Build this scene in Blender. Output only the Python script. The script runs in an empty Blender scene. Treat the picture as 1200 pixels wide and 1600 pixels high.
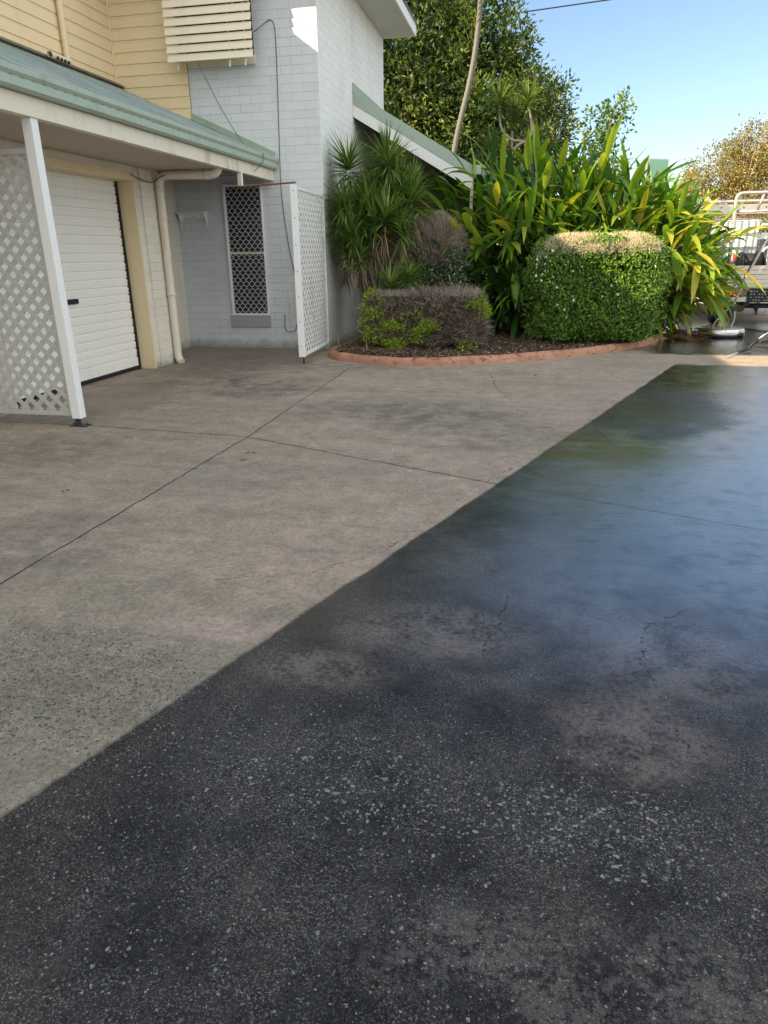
import bpy, math, random
import numpy as np
from mathutils import Vector, Matrix
from math import radians, sin, cos, pi

random.seed(7)
RNG = np.random.default_rng(11)
scn = bpy.context.scene

# ---------------------------------------------------------------- camera
PITCH, YAW, ROLL, CAM_H, FPX = radians(20.5), radians(11.84), radians(0.73), 1.5, 1085.0
fh = Vector((-sin(YAW), cos(YAW), 0)); rt = Vector((cos(YAW), sin(YAW), 0)); zz = Vector((0, 0, 1))
fw = fh*cos(PITCH) - zz*sin(PITCH); up = fh*sin(PITCH) + zz*cos(PITCH)
r2 = rt*cos(ROLL) - up*sin(ROLL); u2 = rt*sin(ROLL) + up*cos(ROLL)
cam_data = bpy.data.cameras.new('camera'); cam = bpy.data.objects.new('camera', cam_data)
scn.collection.objects.link(cam); scn.camera = cam
M = Matrix((r2, u2, -fw)).transposed().to_4x4(); M.translation = (0, 0, CAM_H)
cam.matrix_world = M
cam_data.sensor_fit = 'HORIZONTAL'; cam_data.sensor_width = 36.0
cam_data.lens = 36.0*FPX/1200.0; cam_data.clip_end = 2000; cam_data.clip_start = 0.05
scn.render.resolution_x, scn.render.resolution_y = 768, 1024

# ---------------------------------------------------------------- light
SUN = Vector((-1.0, -0.65, 0.71)).normalized()          # towards the sun
EL = math.asin(SUN.z); AZ = math.atan2(SUN.x, SUN.y)
world = bpy.data.worlds.new('World'); scn.world = world; world.use_nodes = True
wt = world.node_tree; wt.nodes.clear()
sky = wt.nodes.new('ShaderNodeTexSky'); sky.sky_type = 'NISHITA'; sky.sun_disc = False
sky.sun_elevation = EL; sky.sun_rotation = AZ; sky.altitude = 0
sky.air_density = 1.0; sky.dust_density = .4; sky.ozone_density = 1.2
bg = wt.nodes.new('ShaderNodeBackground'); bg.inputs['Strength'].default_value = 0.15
wo = wt.nodes.new('ShaderNodeOutputWorld')
def wn(ty, **kw):
    x = wt.nodes.new(ty)
    for k, v in kw.items(): setattr(x, k, v)
    return x
# deep blue sky ahead; unseen bright cloud added behind and right of the viewer to fill the shaded yard
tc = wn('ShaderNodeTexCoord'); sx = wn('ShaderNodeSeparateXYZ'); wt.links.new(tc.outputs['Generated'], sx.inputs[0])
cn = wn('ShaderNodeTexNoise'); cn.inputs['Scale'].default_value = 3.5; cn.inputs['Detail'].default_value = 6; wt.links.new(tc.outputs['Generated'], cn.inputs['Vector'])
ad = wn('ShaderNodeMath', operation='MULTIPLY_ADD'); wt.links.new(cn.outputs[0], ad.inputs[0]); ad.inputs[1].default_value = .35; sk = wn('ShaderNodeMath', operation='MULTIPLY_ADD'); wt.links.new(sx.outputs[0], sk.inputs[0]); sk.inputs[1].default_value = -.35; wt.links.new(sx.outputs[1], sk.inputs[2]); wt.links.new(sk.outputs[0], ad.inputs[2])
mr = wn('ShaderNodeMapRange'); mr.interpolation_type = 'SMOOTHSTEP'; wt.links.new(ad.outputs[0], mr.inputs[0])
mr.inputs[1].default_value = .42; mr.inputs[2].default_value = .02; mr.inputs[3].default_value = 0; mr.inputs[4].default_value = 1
SKYT = (.505, .522, .54); FILL_CLOUD = (4.15, 4.32, 4.36)
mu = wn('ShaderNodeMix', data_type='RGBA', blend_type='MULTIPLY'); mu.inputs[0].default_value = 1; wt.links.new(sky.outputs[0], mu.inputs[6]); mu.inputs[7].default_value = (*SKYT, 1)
mc = wn('ShaderNodeMix', data_type='RGBA'); wt.links.new(mr.outputs[0], mc.inputs[0]); wt.links.new(mu.outputs[2], mc.inputs[6]); mc.inputs[7].default_value = (*FILL_CLOUD, 1)
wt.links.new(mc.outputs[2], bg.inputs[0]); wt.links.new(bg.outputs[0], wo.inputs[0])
sd = bpy.data.lights.new('sun', 'SUN'); sd.energy = 5.0; sd.angle = radians(0.5); sd.color = (1.0, 0.80, 0.50)
so = bpy.data.objects.new('sun', sd); scn.collection.objects.link(so)
so.rotation_euler = SUN.to_track_quat('Z', 'Y').to_euler()
vs = scn.view_settings
vs.view_transform = 'Standard'; vs.look = 'None'; vs.gamma = 1.0; vs.exposure = 1.4

# ---------------------------------------------------------------- helpers
def tag(o, label=None, cat=None, group=None, kind=None):
    if label: o['label'] = label
    if cat: o['category'] = cat
    if group: o['group'] = group
    if kind: o['kind'] = kind
    return o

def empty(name, loc, label, cat, group=None):
    o = bpy.data.objects.new(name, None); o.empty_display_size = 0.1
    scn.collection.objects.link(o); o.location = loc
    return tag(o, label, cat, group)

def link(name, me, mat, parent=None):
    o = bpy.data.objects.new(name, me); scn.collection.objects.link(o)
    if mat: me.materials.append(mat)
    if parent is not None:
        off = parent.location if parent.type == 'EMPTY' else Vector((0, 0, 0))
        o.parent = parent
        o.matrix_parent_inverse = Matrix.Translation(-off)
    return o

class MB:
    def __init__(s): s.v = []; s.f = []; s.sm = []
    def add(s, vs, fs, smooth=False):
        b = len(s.v); s.v += [tuple(v) for v in vs]
        for f in fs: s.f.append(tuple(i+b for i in f)); s.sm.append(smooth)
        return s
    def box(s, x0, x1, y0, y1, z0, z1):
        return s.obox(((x0+x1)/2, (y0+y1)/2, (z0+z1)/2), (1,0,0), (0,1,0), (0,0,1), abs(x1-x0)/2, abs(y1-y0)/2, abs(z1-z0)/2)
    def obox(s, c, ax, ay, az, hx, hy, hz):
        c = Vector(c); ax = Vector(ax).normalized()*hx; ay = Vector(ay).normalized()*hy; az = Vector(az).normalized()*hz
        p = [c+ax*i+ay*j+az*k for k in (-1,1) for j in (-1,1) for i in (-1,1)]
        fl = [(0,2,3,1),(4,5,7,6),(0,1,5,4),(2,6,7,3),(0,4,6,2),(1,3,7,5)]
        if ax.cross(ay).dot(az) < 0: fl = [f[::-1] for f in fl]
        return s.add(p, fl)
    def bar(s, a, b, w, t, n=(0,0,1)):      # bar from a to b, width w across, thickness t along n
        a = Vector(a); b = Vector(b); d = b-a; n = Vector(n); side = d.cross(n)
        if side.length < 1e-6: side = d.cross(Vector((1,0,0)))
        side.normalize(); nn = side.cross(d).normalized()
        return s.obox((a+b)/2, d, side, nn, d.length/2, w/2, t/2)
    def tube(s, pts, r, n=10, cap=True):
        pts = [Vector(p) for p in pts]; m = len(pts)
        rs = r if isinstance(r, (list, tuple)) else [r]*m
        rings = []; prev = None
        for i, p in enumerate(pts):
            d = (pts[min(i+1, m-1)] - pts[max(i-1, 0)]).normalized()
            if prev is None:
                a = Vector((0,0,1)) if abs(d.z) < .9 else Vector((1,0,0)); x = d.cross(a).normalized()
            else:
                x = prev - d*prev.dot(d)
                x = x.normalized() if x.length > 1e-6 else d.orthogonal().normalized()
            prev = x; y = d.cross(x)
            rings.append([p + (x*cos(2*pi*k/n) + y*sin(2*pi*k/n))*rs[i] for k in range(n)])
        vs = [v for rg in rings for v in rg]
        fs = [(i*n+k, i*n+(k+1)%n, (i+1)*n+(k+1)%n, (i+1)*n+k) for i in range(m-1) for k in range(n)]
        s.add(vs, fs, True)
        if cap:
            b = len(s.v)-m*n
            s.f.append(tuple(b+k for k in range(n))[::-1]); s.sm.append(False)
            s.f.append(tuple(b+(m-1)*n+k for k in range(n))); s.sm.append(False)
        return s
    def prism(s, poly, axis, a0, a1, smooth=False):   # poly of 2D points extruded along axis 0/1/2
        def P(q, a):
            q = list(q); q.insert(axis, a); return q
        n = len(poly)
        vs = [P(q, a0) for q in poly] + [P(q, a1) for q in poly]
        fs = [(i, (i+1) % n, n+(i+1) % n, n+i) for i in range(n)]
        fs += [tuple(range(n))[::-1], tuple(range(n, 2*n))]
        return s.add(vs, fs, smooth)
    def sheet(s, prof, axis, a0, a1, smooth=False, seg=1):   # open profile extruded
        def P(q, a):
            q = list(q); q.insert(axis, a); return q
        n = len(prof); vs = []
        for j in range(seg+1): vs += [P(q, a0+(a1-a0)*j/seg) for q in prof]
        fs = [(j*n+i, j*n+i+1, (j+1)*n+i+1, (j+1)*n+i) for j in range(seg) for i in range(n-1)]
        return s.add(vs, fs, smooth)
    def lathe(s, c, prof, n=24, smooth=True):
        c = Vector(c); m = len(prof); vs = []
        for (r, z) in prof: vs += [c + Vector((r*cos(2*pi*k/n), r*sin(2*pi*k/n), z)) for k in range(n)]
        fs = [(i*n+k, i*n+(k+1) % n, (i+1)*n+(k+1) % n, (i+1)*n+k) for i in range(m-1) for k in range(n)]
        fs += [tuple(range(n))[::-1], tuple((m-1)*n+k for k in range(n))]
        return s.add(vs, fs, smooth)
    def build(s, name, mat, parent=None, bevel=0):
        me = bpy.data.meshes.new(name); me.from_pydata(s.v, [], s.f)
        me.polygons.foreach_set('use_smooth', s.sm); me.update()
        import bmesh
        bm = bmesh.new(); bm.from_mesh(me); bmesh.ops.recalc_face_normals(bm, faces=bm.faces); bm.to_mesh(me); bm.free()
        o = link(name, me, mat, parent)
        if bevel:
            b = o.modifiers.new('bevel', 'BEVEL'); b.width = bevel; b.segments = 2; b.limit_method = 'ANGLE'; b.angle_limit = radians(40)
        return o

def np_mesh(name, V, Fq, mat, parent=None, attrs=None, smooth=True, k=4):
    me = bpy.data.meshes.new(name)
    V = np.asarray(V, np.float32).reshape(-1, 3); Fq = np.asarray(Fq, np.int32).reshape(-1, k)
    me.vertices.add(len(V)); me.vertices.foreach_set('co', V.ravel())
    me.loops.add(Fq.size); me.loops.foreach_set('vertex_index', Fq.ravel())
    me.polygons.add(len(Fq)); me.polygons.foreach_set('loop_start', np.arange(0, Fq.size, k, dtype=np.int32))
    me.update(calc_edges=True); me.validate()
    me.polygons.foreach_set('use_smooth', np.full(len(me.polygons), smooth))
    for an, arr in (attrs or {}).items():
        a = me.attributes.new(an, 'FLOAT', 'POINT'); a.data.foreach_set('value', np.asarray(arr, np.float32).ravel())
    return link(name, me, mat, parent)

def unit(a): return a/np.maximum(np.linalg.norm(a, axis=-1, keepdims=True), 1e-9)

def small_leaves(name, pos, direc, L, W, mat, parent=None, tint=None, fold=.25, upv=None):
    """rhombic folded leaves, two triangles each"""
    n = len(pos); d = unit(direc)
    u = RNG.normal(size=(n, 3)) if upv is None else upv + RNG.normal(size=(n, 3))*.5
    side = unit(np.cross(d, u)); nn = np.cross(side, d)
    L = np.broadcast_to(L, (n,))[:, None]; W = np.broadcast_to(W, (n,))[:, None]
    b = pos; t = pos + d*L; mid = pos + d*L*.45 + nn*W*fold
    l = mid + side*W/2; r = mid - side*W/2
    V = np.stack([b, l, t, r], 1)
    idx = np.arange(n)[:, None]*4
    F = np.concatenate([idx + np.array([[0, 1, 2]]), idx + np.array([[0, 2, 3]])], 1).reshape(-1, 3)
    tn = RNG.random(n) if tint is None else tint
    return np_mesh(name, V, F, mat, parent, {'tint': np.repeat(tn, 4), 'along': np.tile([0, .5, 1, .5], n)}, smooth=False, k=3)

def long_leaves(name, pos, direc, L, W, droop, mat, parent=None, segs=6, tint=None, fold=.25, shape=1.0, tw=0.0):
    """lanceolate leaves bent down by gravity, folded along the midrib"""
    n = len(pos); d = unit(direc); zz_ = np.array([0, 0, 1.])
    L = np.broadcast_to(L, (n,))[:, None]; W = np.broadcast_to(W, (n,))[:, None]; droop = np.broadcast_to(droop, (n,))[:, None]
    p = pos.copy(); cur = d.copy(); rows = []; al = []
    side0 = np.cross(d, zz_); bad = np.linalg.norm(side0, axis=1) < .15
    side0[bad] = RNG.normal(size=(bad.sum(), 3)); side0 = unit(side0)
    ang = RNG.normal(0, tw, (n, 1)) if tw else np.zeros((n, 1))
    for k in range(segs+1):
        t = k/segs
        side = unit(side0 - cur*np.sum(side0*cur, 1, keepdims=True))
        nn = np.cross(side, cur)
        a = ang*(.4+t)
        side, nn = side*np.cos(a)+nn*np.sin(a), nn*np.cos(a)-side*np.sin(a)
        w = (np.sin(pi*min(1, t**(.75*shape)*.985+.015))**.8)*W*.5
        if k == 0: w = W*.09
        if k == segs: w = W*.01
        rows.append(np.stack([p+side*w+nn*w*fold, p, p-side*w+nn*w*fold], 1)); al.append(t)
        cur = unit(cur + np.array([0, 0, -1.])*droop/segs*(.5+t))
        p = p + cur*L/segs
    V = np.stack(rows, 1)                                     # n, segs+1, 3, 3
    F = []
    for k in range(segs):
        for j in range(2): F.append([k*3+j, k*3+j+1, (k+1)*3+j+1, (k+1)*3+j])
    m = (segs+1)*3
    F = (np.arange(n)[:, None, None]*m + np.array(F)[None]).reshape(-1, 4)
    tn = RNG.random(n) if tint is None else tint
    return np_mesh(name, V, F, mat, parent, {'tint': np.repeat(tn, m), 'along': np.tile(np.repeat(al, 3), n)})

def sticks(name, a, b, r, mat, parent=None, tint=None):
    """three sided thin twigs from a to b"""
    n = len(a); d = unit(b-a); u = unit(np.cross(d, RNG.normal(size=(n, 3)))); w = np.cross(d, u)
    r = np.broadcast_to(r, (n,))[:, None]; V = []
    for e, k in ((a, 1.), (b, .5)):
        for q in range(3): V.append(e + (u*cos(2*pi*q/3)+w*sin(2*pi*q/3))*r*k)
    V = np.stack(V, 1); F = []
    for q in range(3): F.append([q, (q+1) % 3, 3+(q+1) % 3, 3+q])
    F = (np.arange(n)[:, None, None]*6 + np.array(F)[None]).reshape(-1, 4)
    tn = RNG.random(n) if tint is None else tint
    return np_mesh(name, V, F, mat, parent, {'tint': np.repeat(tn, 6)}, smooth=True)

# ---------------------------------------------------------------- shader helper
class NT:
    def __init__(s, name):
        s.m = bpy.data.materials.new(name); s.m.use_nodes = True; s.t = s.m.node_tree; s.t.nodes.clear()
        s.out = s.t.nodes.new('ShaderNodeOutputMaterial')
        s.b = s.t.nodes.new('ShaderNodeBsdfPrincipled'); s.t.links.new(s.b.outputs[0], s.out.inputs[0])
    def n(s, ty, **kw):
        x = s.t.nodes.new(ty)
        for k, v in kw.items(): setattr(x, k, v)
        return x
    def put(s, sock, v):
        if isinstance(v, bpy.types.NodeSocket): s.t.links.new(v, sock)
        elif isinstance(v, (tuple, list)):
            sock.default_value = (*v, 1) if (len(v) == 3 and len(sock.default_value) == 4) else v
        else: sock.default_value = v
    def pos(s):
        if not hasattr(s, '_p'): s._p = s.n('ShaderNodeNewGeometry').outputs['Position']
        return s._p
    def math(s, op, a, b=None, c=None, clamp=False):
        x = s.n('ShaderNodeMath', operation=op, use_clamp=clamp)
        for i, v in enumerate((a, b, c)):
            if v is not None: s.put(x.inputs[i], v)
        return x.outputs[0]
    def vmath(s, op, a, b=None, scale=None):
        x = s.n('ShaderNodeVectorMath', operation=op); s.put(x.inputs[0], a)
        if b is not None: s.put(x.inputs[1], b)
        if scale is not None: s.put(x.inputs['Scale'], scale)
        return x.outputs['Value'] if op in ('DOT_PRODUCT', 'LENGTH', 'DISTANCE') else x.outputs[0]
    def map(s, scale=(1,1,1), loc=(0,0,0), rot=(0,0,0), v=None):
        x = s.n('ShaderNodeMapping'); s.put(x.inputs[0], v if v is not None else s.pos())
        x.inputs['Scale'].default_value = scale; x.inputs['Location'].default_value = loc; x.inputs['Rotation'].default_value = rot
        return x.outputs[0]
    def noise(s, scale, detail=4, rough=.55, v=None, dist=0, col=False):
        x = s.n('ShaderNodeTexNoise'); s.put(x.inputs['Vector'], v if v is not None else s.pos())
        x.inputs['Scale'].default_value = scale; x.inputs['Detail'].default_value = detail
        x.inputs['Roughness'].default_value = rough; x.inputs['Distortion'].default_value = dist
        return x.outputs[1 if col else 0]
    def vor(s, scale, feature='F1', v=None, out=0):
        x = s.n('ShaderNodeTexVoronoi', feature=feature); s.put(x.inputs['Vector'], v if v is not None else s.pos())
        x.inputs['Scale'].default_value = scale
        return x.outputs[out]
    def ramp(s, f, stops, interp='LINEAR'):
        x = s.n('ShaderNodeValToRGB'); cr = x.color_ramp; cr.interpolation = interp; s.put(x.inputs[0], f)
        while len(cr.elements) < len(stops): cr.elements.new(.5)
        for e, (p, c) in zip(cr.elements, stops):
            e.position = p; e.color = (*c, 1) if not isinstance(c, (int, float)) else (c, c, c, 1)
        return x.outputs[0]
    def rng(s, v, a, b, c=0., d=1., smooth=True):
        x = s.n('ShaderNodeMapRange'); x.interpolation_type = 'SMOOTHSTEP' if smooth else 'LINEAR'
        for i, q in enumerate((v, a, b, c, d)): s.put(x.inputs[i], q)
        return x.outputs[0]
    def mix(s, f, a, b, blend='MIX'):
        x = s.n('ShaderNodeMix', data_type='RGBA', blend_type=blend)
        s.put(x.inputs[0], f); s.put(x.inputs[6], a); s.put(x.inputs[7], b)
        return x.outputs[2]
    def sep(s, v=None):
        x = s.n('ShaderNodeSeparateXYZ'); s.put(x.inputs[0], v if v is not None else s.pos()); return x.outputs
    def comb(s, x_, y_, z_):
        x = s.n('ShaderNodeCombineXYZ')
        for i, v in enumerate((x_, y_, z_)): s.put(x.inputs[i], v)
        return x.outputs[0]
    def attr(s, nm): return s.n('ShaderNodeAttribute', attribute_name=nm).outputs['Fac']
    def bump(s, h, strength=.3, dist=.01, normal=None):
        x = s.n('ShaderNodeBump'); x.inputs['Strength'].default_value = strength; x.inputs['Distance'].default_value = dist
        s.put(x.inputs['Height'], h)
        if normal is not None: s.put(x.inputs['Normal'], normal)
        return x.outputs[0]
    def set(s, **kw):
        nm = dict(col='Base Color', rough='Roughness', metal='Metallic', normal='Normal', spec='Specular IOR Level', coat='Coat Weight', trans='Transmission Weight', emit='Emission Color', emits='Emission Strength', alpha='Alpha')
        for k, v in kw.items(): s.put(s.b.inputs[nm[k]], v)
        return s.m

def paint(name, col, rough=.5, dirt=.25, dirtcol=(.12,.10,.07), scale=3., bump=.1, spec=.4, streak=True):
    m = NT(name)
    a = m.noise(scale, 6, .6, v=m.map((1, 1, .35)) if streak else None)
    b = m.noise(scale*14, 3, .6)
    f = m.math('MULTIPLY', m.rng(a, .5, .8), dirt)
    f2 = m.math('MULTIPLY', m.rng(b, .6, .8), dirt*.5)
    c = m.mix(f, col, dirtcol); c = m.mix(f2, c, dirtcol)
    c = m.mix(m.math('MULTIPLY', m.noise(.9, 3), .16), c, tuple(x*.75 for x in col))
    return m.set(col=c, rough=rough, spec=spec, normal=m.bump(m.noise(60, 4), bump, .004))

def leafmat(name, stops, rough=.45, trans=.3, tcol=(1.25, 1.3, .5), tip=None, rib=False, spec=.5):
    m = NT(name)
    c = m.ramp(m.attr('tint'), stops)
    c = m.mix(m.math('MULTIPLY', m.noise(7, 3), .35), c, m.mix(1., c, (.55, .6, .5), 'MULTIPLY'))
    if tip is not None:
        t = m.math('ADD', m.attr('along'), m.math('MULTIPLY', m.math('SUBTRACT', m.noise(9, 2), .5), .5))
        c = m.mix(m.rng(t, tip[0], tip[1]), c, tip[2])
    m.set(col=c, rough=rough, spec=spec)
    tr = m.n('ShaderNodeBsdfTranslucent'); m.put(tr.inputs[0], m.mix(1., c, tcol, 'MULTIPLY'))
    mx = m.n('ShaderNodeMixShader'); mx.inputs[0].default_value = trans
    m.t.links.new(m.b.outputs[0], mx.inputs[1]); m.t.links.new(tr.outputs[0], mx.inputs[2]); m.t.links.new(mx.outputs[0], m.out.inputs[0])
    return m.m

def twigmat(name, stops, rough=.8):
    m = NT(name); return m.set(col=m.ramp(m.attr('tint'), stops), rough=rough, spec=.2)

def brickmat(name, axis, col, mort, bw=.335, bh=.117, dirt=True, bumpd=.012):
    """painted block wall; axis = the horizontal axis that runs along the wall"""
    m = NT(name); s = m.sep()
    v = m.comb(s[0] if axis == 'x' else s[1], s[2], 0)
    n1 = m.noise(5, 3, col=True)
    v2 = m.vmath('ADD', v, m.vmath('SCALE', m.vmath('SUBTRACT', n1, (.5, .5, .5)), scale=.006))
    bt = m.n('ShaderNodeTexBrick'); m.put(bt.inputs['Vector'], v2)
    bt.inputs['Scale'].default_value = 1; bt.inputs['Brick Width'].default_value = bw; bt.inputs['Row Height'].default_value = bh
    bt.inputs['Mortar Size'].default_value = .0035; bt.inputs['Mortar Smooth'].default_value = .6; bt.inputs['Bias'].default_value = 0
    m.put(bt.inputs['Color1'], (1., 1., 1.)); m.put(bt.inputs['Color2'], (.94, .945, .95)); m.put(bt.inputs['Mortar'], (.87, .87, .87))
    mor = bt.outputs['Fac']
    c = m.mix(1., col, bt.outputs['Color'], 'MULTIPLY')
    # weathered hairline cracks in only some joints
    dk = m.math('MULTIPLY', m.rng(mor, .6, 1.), m.rng(m.noise(1.7, 4, .7), .48, .62))
    c = m.mix(m.math('MULTIPLY', dk, .5), c, mort)
    c = m.mix(m.math('MULTIPLY', m.rng(m.noise(1.2, 6, .65, v=m.map((1, 1, .4))), .45, .8), .22), c, (.36, .36, .33))
    if dirt:
        lo = m.rng(m.math('ADD', s[2], m.math('MULTIPLY', m.noise(6, 5, .7), .32)), .36, .14)
        c = m.mix(m.math('MULTIPLY', lo, .75), c, (.20, .185, .16))
        run = m.math('MULTIPLY', m.rng(m.noise(7, 6, .7, v=m.map((1, 1, .07))), .56, .72), m.rng(m.noise(1.1, 3), .4, .6)); c = m.mix(m.math('MULTIPLY', run, .3), c, (.34, .31, .26))
        spot = m.math('MULTIPLY', m.rng(m.noise(16, 4, .7), .62, .72), m.rng(s[2], 1.2, .1))
        c = m.mix(m.math('MULTIPLY', spot, .5), c, (.22, .2, .18))
    h = m.math('SUBTRACT', m.math('MULTIPLY', m.noise(45, 4, .6), .35), mor)
    nb = m.noise(9, 3)
    h = m.math('ADD', h, m.math('MULTIPLY', nb, .3))
    return m.set(col=c, rough=.62, spec=.3, normal=m.bump(h, .55, bumpd))

# ---------------------------------------------------------------- materials
WHITE = paint('white_paint', (.82, .815, .79), .45, .25)
WHITE_OLD = paint('old_white_paint', (.76, .69, .55), .5, .55, (.20, .14, .08), 5.)
CREAM = paint('cream_siding_paint', (.84, .68, .43), .5, .18, (.32, .24, .13), 2.)
CREAM_TRIM = paint('cream_trim_paint', (.76, .62, .39), .5, .25, (.3, .24, .13))
AWN = paint('awning_cream_paint', (.80, .71, .54), .45, .2, (.4, .3, .15))
DOORP = paint('roller_door_enamel', (.86, .835, .77), .38, .22, (.3, .27, .2), 2.5)
GREEN = paint('green_gutter_enamel', (.30, .385, .30), .42, .45, (.12, .14, .10), 4.)
GREENF = paint('green_fascia_enamel', (.36, .44, .36), .42, .2, (.15, .2, .15), 4.)
PVC = paint('white_pipe_paint', (.76, .68, .56), .4, .25, (.35, .25, .14), 5.)
PVCC = paint('cream_pipe_paint', (.76, .60, .38), .4, .2, (.3, .22, .12), 5.)
SOFFIT = paint('soffit_board', (.52, .44, .34), .7, .2)
RUST = paint('rusty_steel', (.20, .075, .045), .8, .6, (.09, .04, .02), 12)
GALV = paint('galvanised_steel', (.42, .42, .42), .4, .3); GALV.node_tree.nodes['Principled BSDF'].inputs['Metallic'].default_value = .7
DARK = paint('dark_steel', (.035, .037, .04), .5, .2, (.1, .09, .08))
BLACKR = paint('black_rubber', (.014, .014, .015), .65, .35, (.06, .055, .05), 8)
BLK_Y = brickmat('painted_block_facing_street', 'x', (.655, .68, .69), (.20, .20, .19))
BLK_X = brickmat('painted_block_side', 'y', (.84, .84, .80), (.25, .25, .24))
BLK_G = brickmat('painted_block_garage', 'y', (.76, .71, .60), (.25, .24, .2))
WALLDK = paint('dark_grey_paint', (.30, .29, .27), .6, .3)
SILL = paint('grey_sill', (.36, .37, .37), .6, .3)

def steel(name, col, rough, dirt=.3):
    m = NT(name)
    f = m.rng(m.noise(9, 5, .65), .5, .75)
    return m.set(col=m.mix(m.math('MULTIPLY', f, dirt), col, (.25, .2, .15)), rough=m.math('ADD', m.math('MULTIPLY', m.noise(14, 4), .25), rough), metal=.95)
STAIN = steel('stainless_steel', (.62, .61, .58), .18)
ALU = steel('aluminium', (.60, .57, .52), .38)

def glassy(name, col, rough=.08):
    m = NT(name); return m.set(col=m.mix(m.math('MULTIPLY', m.noise(2.2, 3), .6), col, tuple(c*2.4 for c in col)), rough=rough, spec=.6)
GLASS = glassy('dark_window_glass', (.018, .022, .028))

# ---- concrete
def concrete():
    m = NT('driveway_concrete'); P = m.pos(); s = m.sep(); X, Y = s[0], s[1]
    flat = m.comb(X, Y, 0.)
    def ell(cx, cy, rx, ry, soft=.6, rot=0):
        q = m.map((1/rx, 1/ry, 1), (0, 0, 0), (0, 0, 0), v=m.vmath('SUBTRACT', flat, (cx, cy, 0)))
        d = m.vmath('LENGTH', q)
        d = m.math('ADD', d, m.math('MULTIPLY', m.math('SUBTRACT', nz1, .5), 1.1))
        return m.rng(d, 1., 1.-soft)
    nz1 = m.noise(2.1, 6, .62, v=flat)
    nz2 = m.noise(.55, 5, .6, v=flat)
    nz3 = m.noise(5.5, 8, .7, v=flat)
    fine = m.noise(160, 3, .7, v=flat); mid = m.noise(46, 5, .7, v=flat)
    streak = m.noise(1.1, 7, .65, v=m.map((.55, 2.6, 1), v=flat))
    # dry colour
    dry = m.ramp(nz1, [(.28, (.29, .232, .175)), (.5, (.375, .30, .233)), (.72, (.43, .335, .27))])
    dry = m.mix(m.rng(nz2, .42, .66), dry, (.32, .27, .21))
    dry = m.mix(m.math('MULTIPLY', m.rng(streak, .5, .66), .38), dry, (.20, .165, .13))
    def dark_patch(c, mask, amt, col=(.085, .082, .072)):
        f = m.math('MULTIPLY', m.math('MULTIPLY', mask, m.rng(m.math('ADD', m.math('MULTIPLY', nz3, .6), m.math('MULTIPLY', mid, .4)), .40, .58)), amt)
        return m.mix(f, c, col)
    dry = dark_patch(dry, ell(-3.1, 7.9, 1.0, .9), .75)
    dry = dark_patch(dry, ell(-1.2, 6.8, 1.3, .75), .7)
    dry = dark_patch(dry, ell(-.3, 6.2, 1.2, .8), .55)
    dry = dark_patch(dry, ell(-3.9, 4.9, .9, .5), .6)
    dry = dark_patch(dry, ell(-2.6, 9.6, 1.6, .7), .5)
    dry = dark_patch(dry, ell(-4.2, 8.9, .9, 2.), .5)
    dry = dark_patch(dry, ell(-2.7, 3.0, .8, .7), .6, (.12, .12, .105))
    dry = m.mix(m.math('MULTIPLY', ell(-.9, 3.2, 1.2, .8), .35), dry, (.41, .31, .25))
    # the lower left corner is worn back to grey cement
    grey = m.rng(m.math('ADD', Y, m.math('MULTIPLY', m.math('SUBTRACT', nz1, .5), 3.0)), 3.3, 1.8)
    dry = m.mix(m.math('MULTIPLY', grey, .8), dry, m.mix(m.rng(mid, .35, .65), (.21, .19, .145), (.29, .265, .20)))
    pink = ell(-1.25, 2.42, .45, .13)
    dry = m.mix(m.math('MULTIPLY', pink, .9), dry, (.42, .32, .265))
    # grain
    dry = m.mix(m.rng(mid, .35, .6, .28, 0.), dry, (.15, .13, .10))
    dry = m.mix(m.rng(fine, .30, .50, .7, 0.), dry, (.13, .11, .085))
    dry = m.mix(m.rng(m.noise(95, 2, .6, v=flat), .60, .74, 0., .4), dry, (.47, .40, .32))
    ga = m.noise(7, 12, .82, v=flat); gb = m.noise(38, 8, .8, v=flat)
    dry = m.mix(1., dry, m.rng(ga, .33, .67, .66, 1.26, False), 'MULTIPLY'); dry = m.mix(1., dry, m.rng(gb, .32, .68, .68, 1.26, False), 'MULTIPLY')
    sm = m.noise(2.6, 9, .78, v=m.map((.5, 1.9, 1), rot=(0, 0, .25), v=flat))
    dry = m.mix(m.rng(sm, .54, .66, 0, .42), dry, (.14, .125, .10)); dry = m.mix(m.rng(sm, .44, .36, 0, .35), dry, (.42, .325, .265))
    pit = m.math('MULTIPLY', m.rng(m.vor(24, v=flat), .10, .06), m.rng(nz3, .5, .6)); dry = m.mix(m.math('MULTIPLY', pit, .8), dry, (.06, .055, .045))
    # wet colour
    wet = m.ramp(nz1, [(.3, (.013, .0115, .0105)), (.52, (.024, .0222, .0222)), (.75, (.048, .040, .034))])
    wet = m.mix(m.rng(nz2, .40, .62, 0, .4), wet, (.055, .047, .040))
    wet = m.mix(1., wet, m.rng(gb, .3, .7, .45, 1.6, False), 'MULTIPLY'); wet = m.mix(1., wet, m.rng(ga, .3, .7, .6, 1.45, False), 'MULTIPLY')
    def wetp(c, mask, amt, col, lo=.44, hi=.60):
        f = m.math('MULTIPLY', m.math('MULTIPLY', mask, m.rng(m.math('ADD', m.math('MULTIPLY', nz3, .5), m.math('MULTIPLY', mid, .5)), lo, hi)), amt)
        return m.mix(f, c, col)
    wet = wetp(wet, ell(.42, 2.0, .34, .30), .7, (.19, .15, .13), .40, .60)
    wet = wetp(wet, ell(.62, 2.5, .42, .42), .6, (.16, .13, .115), .40, .60)
    wet = wetp(wet, ell(-.35, 2.55, .5, .3), .75, (.17, .14, .125), .40, .60)
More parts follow.
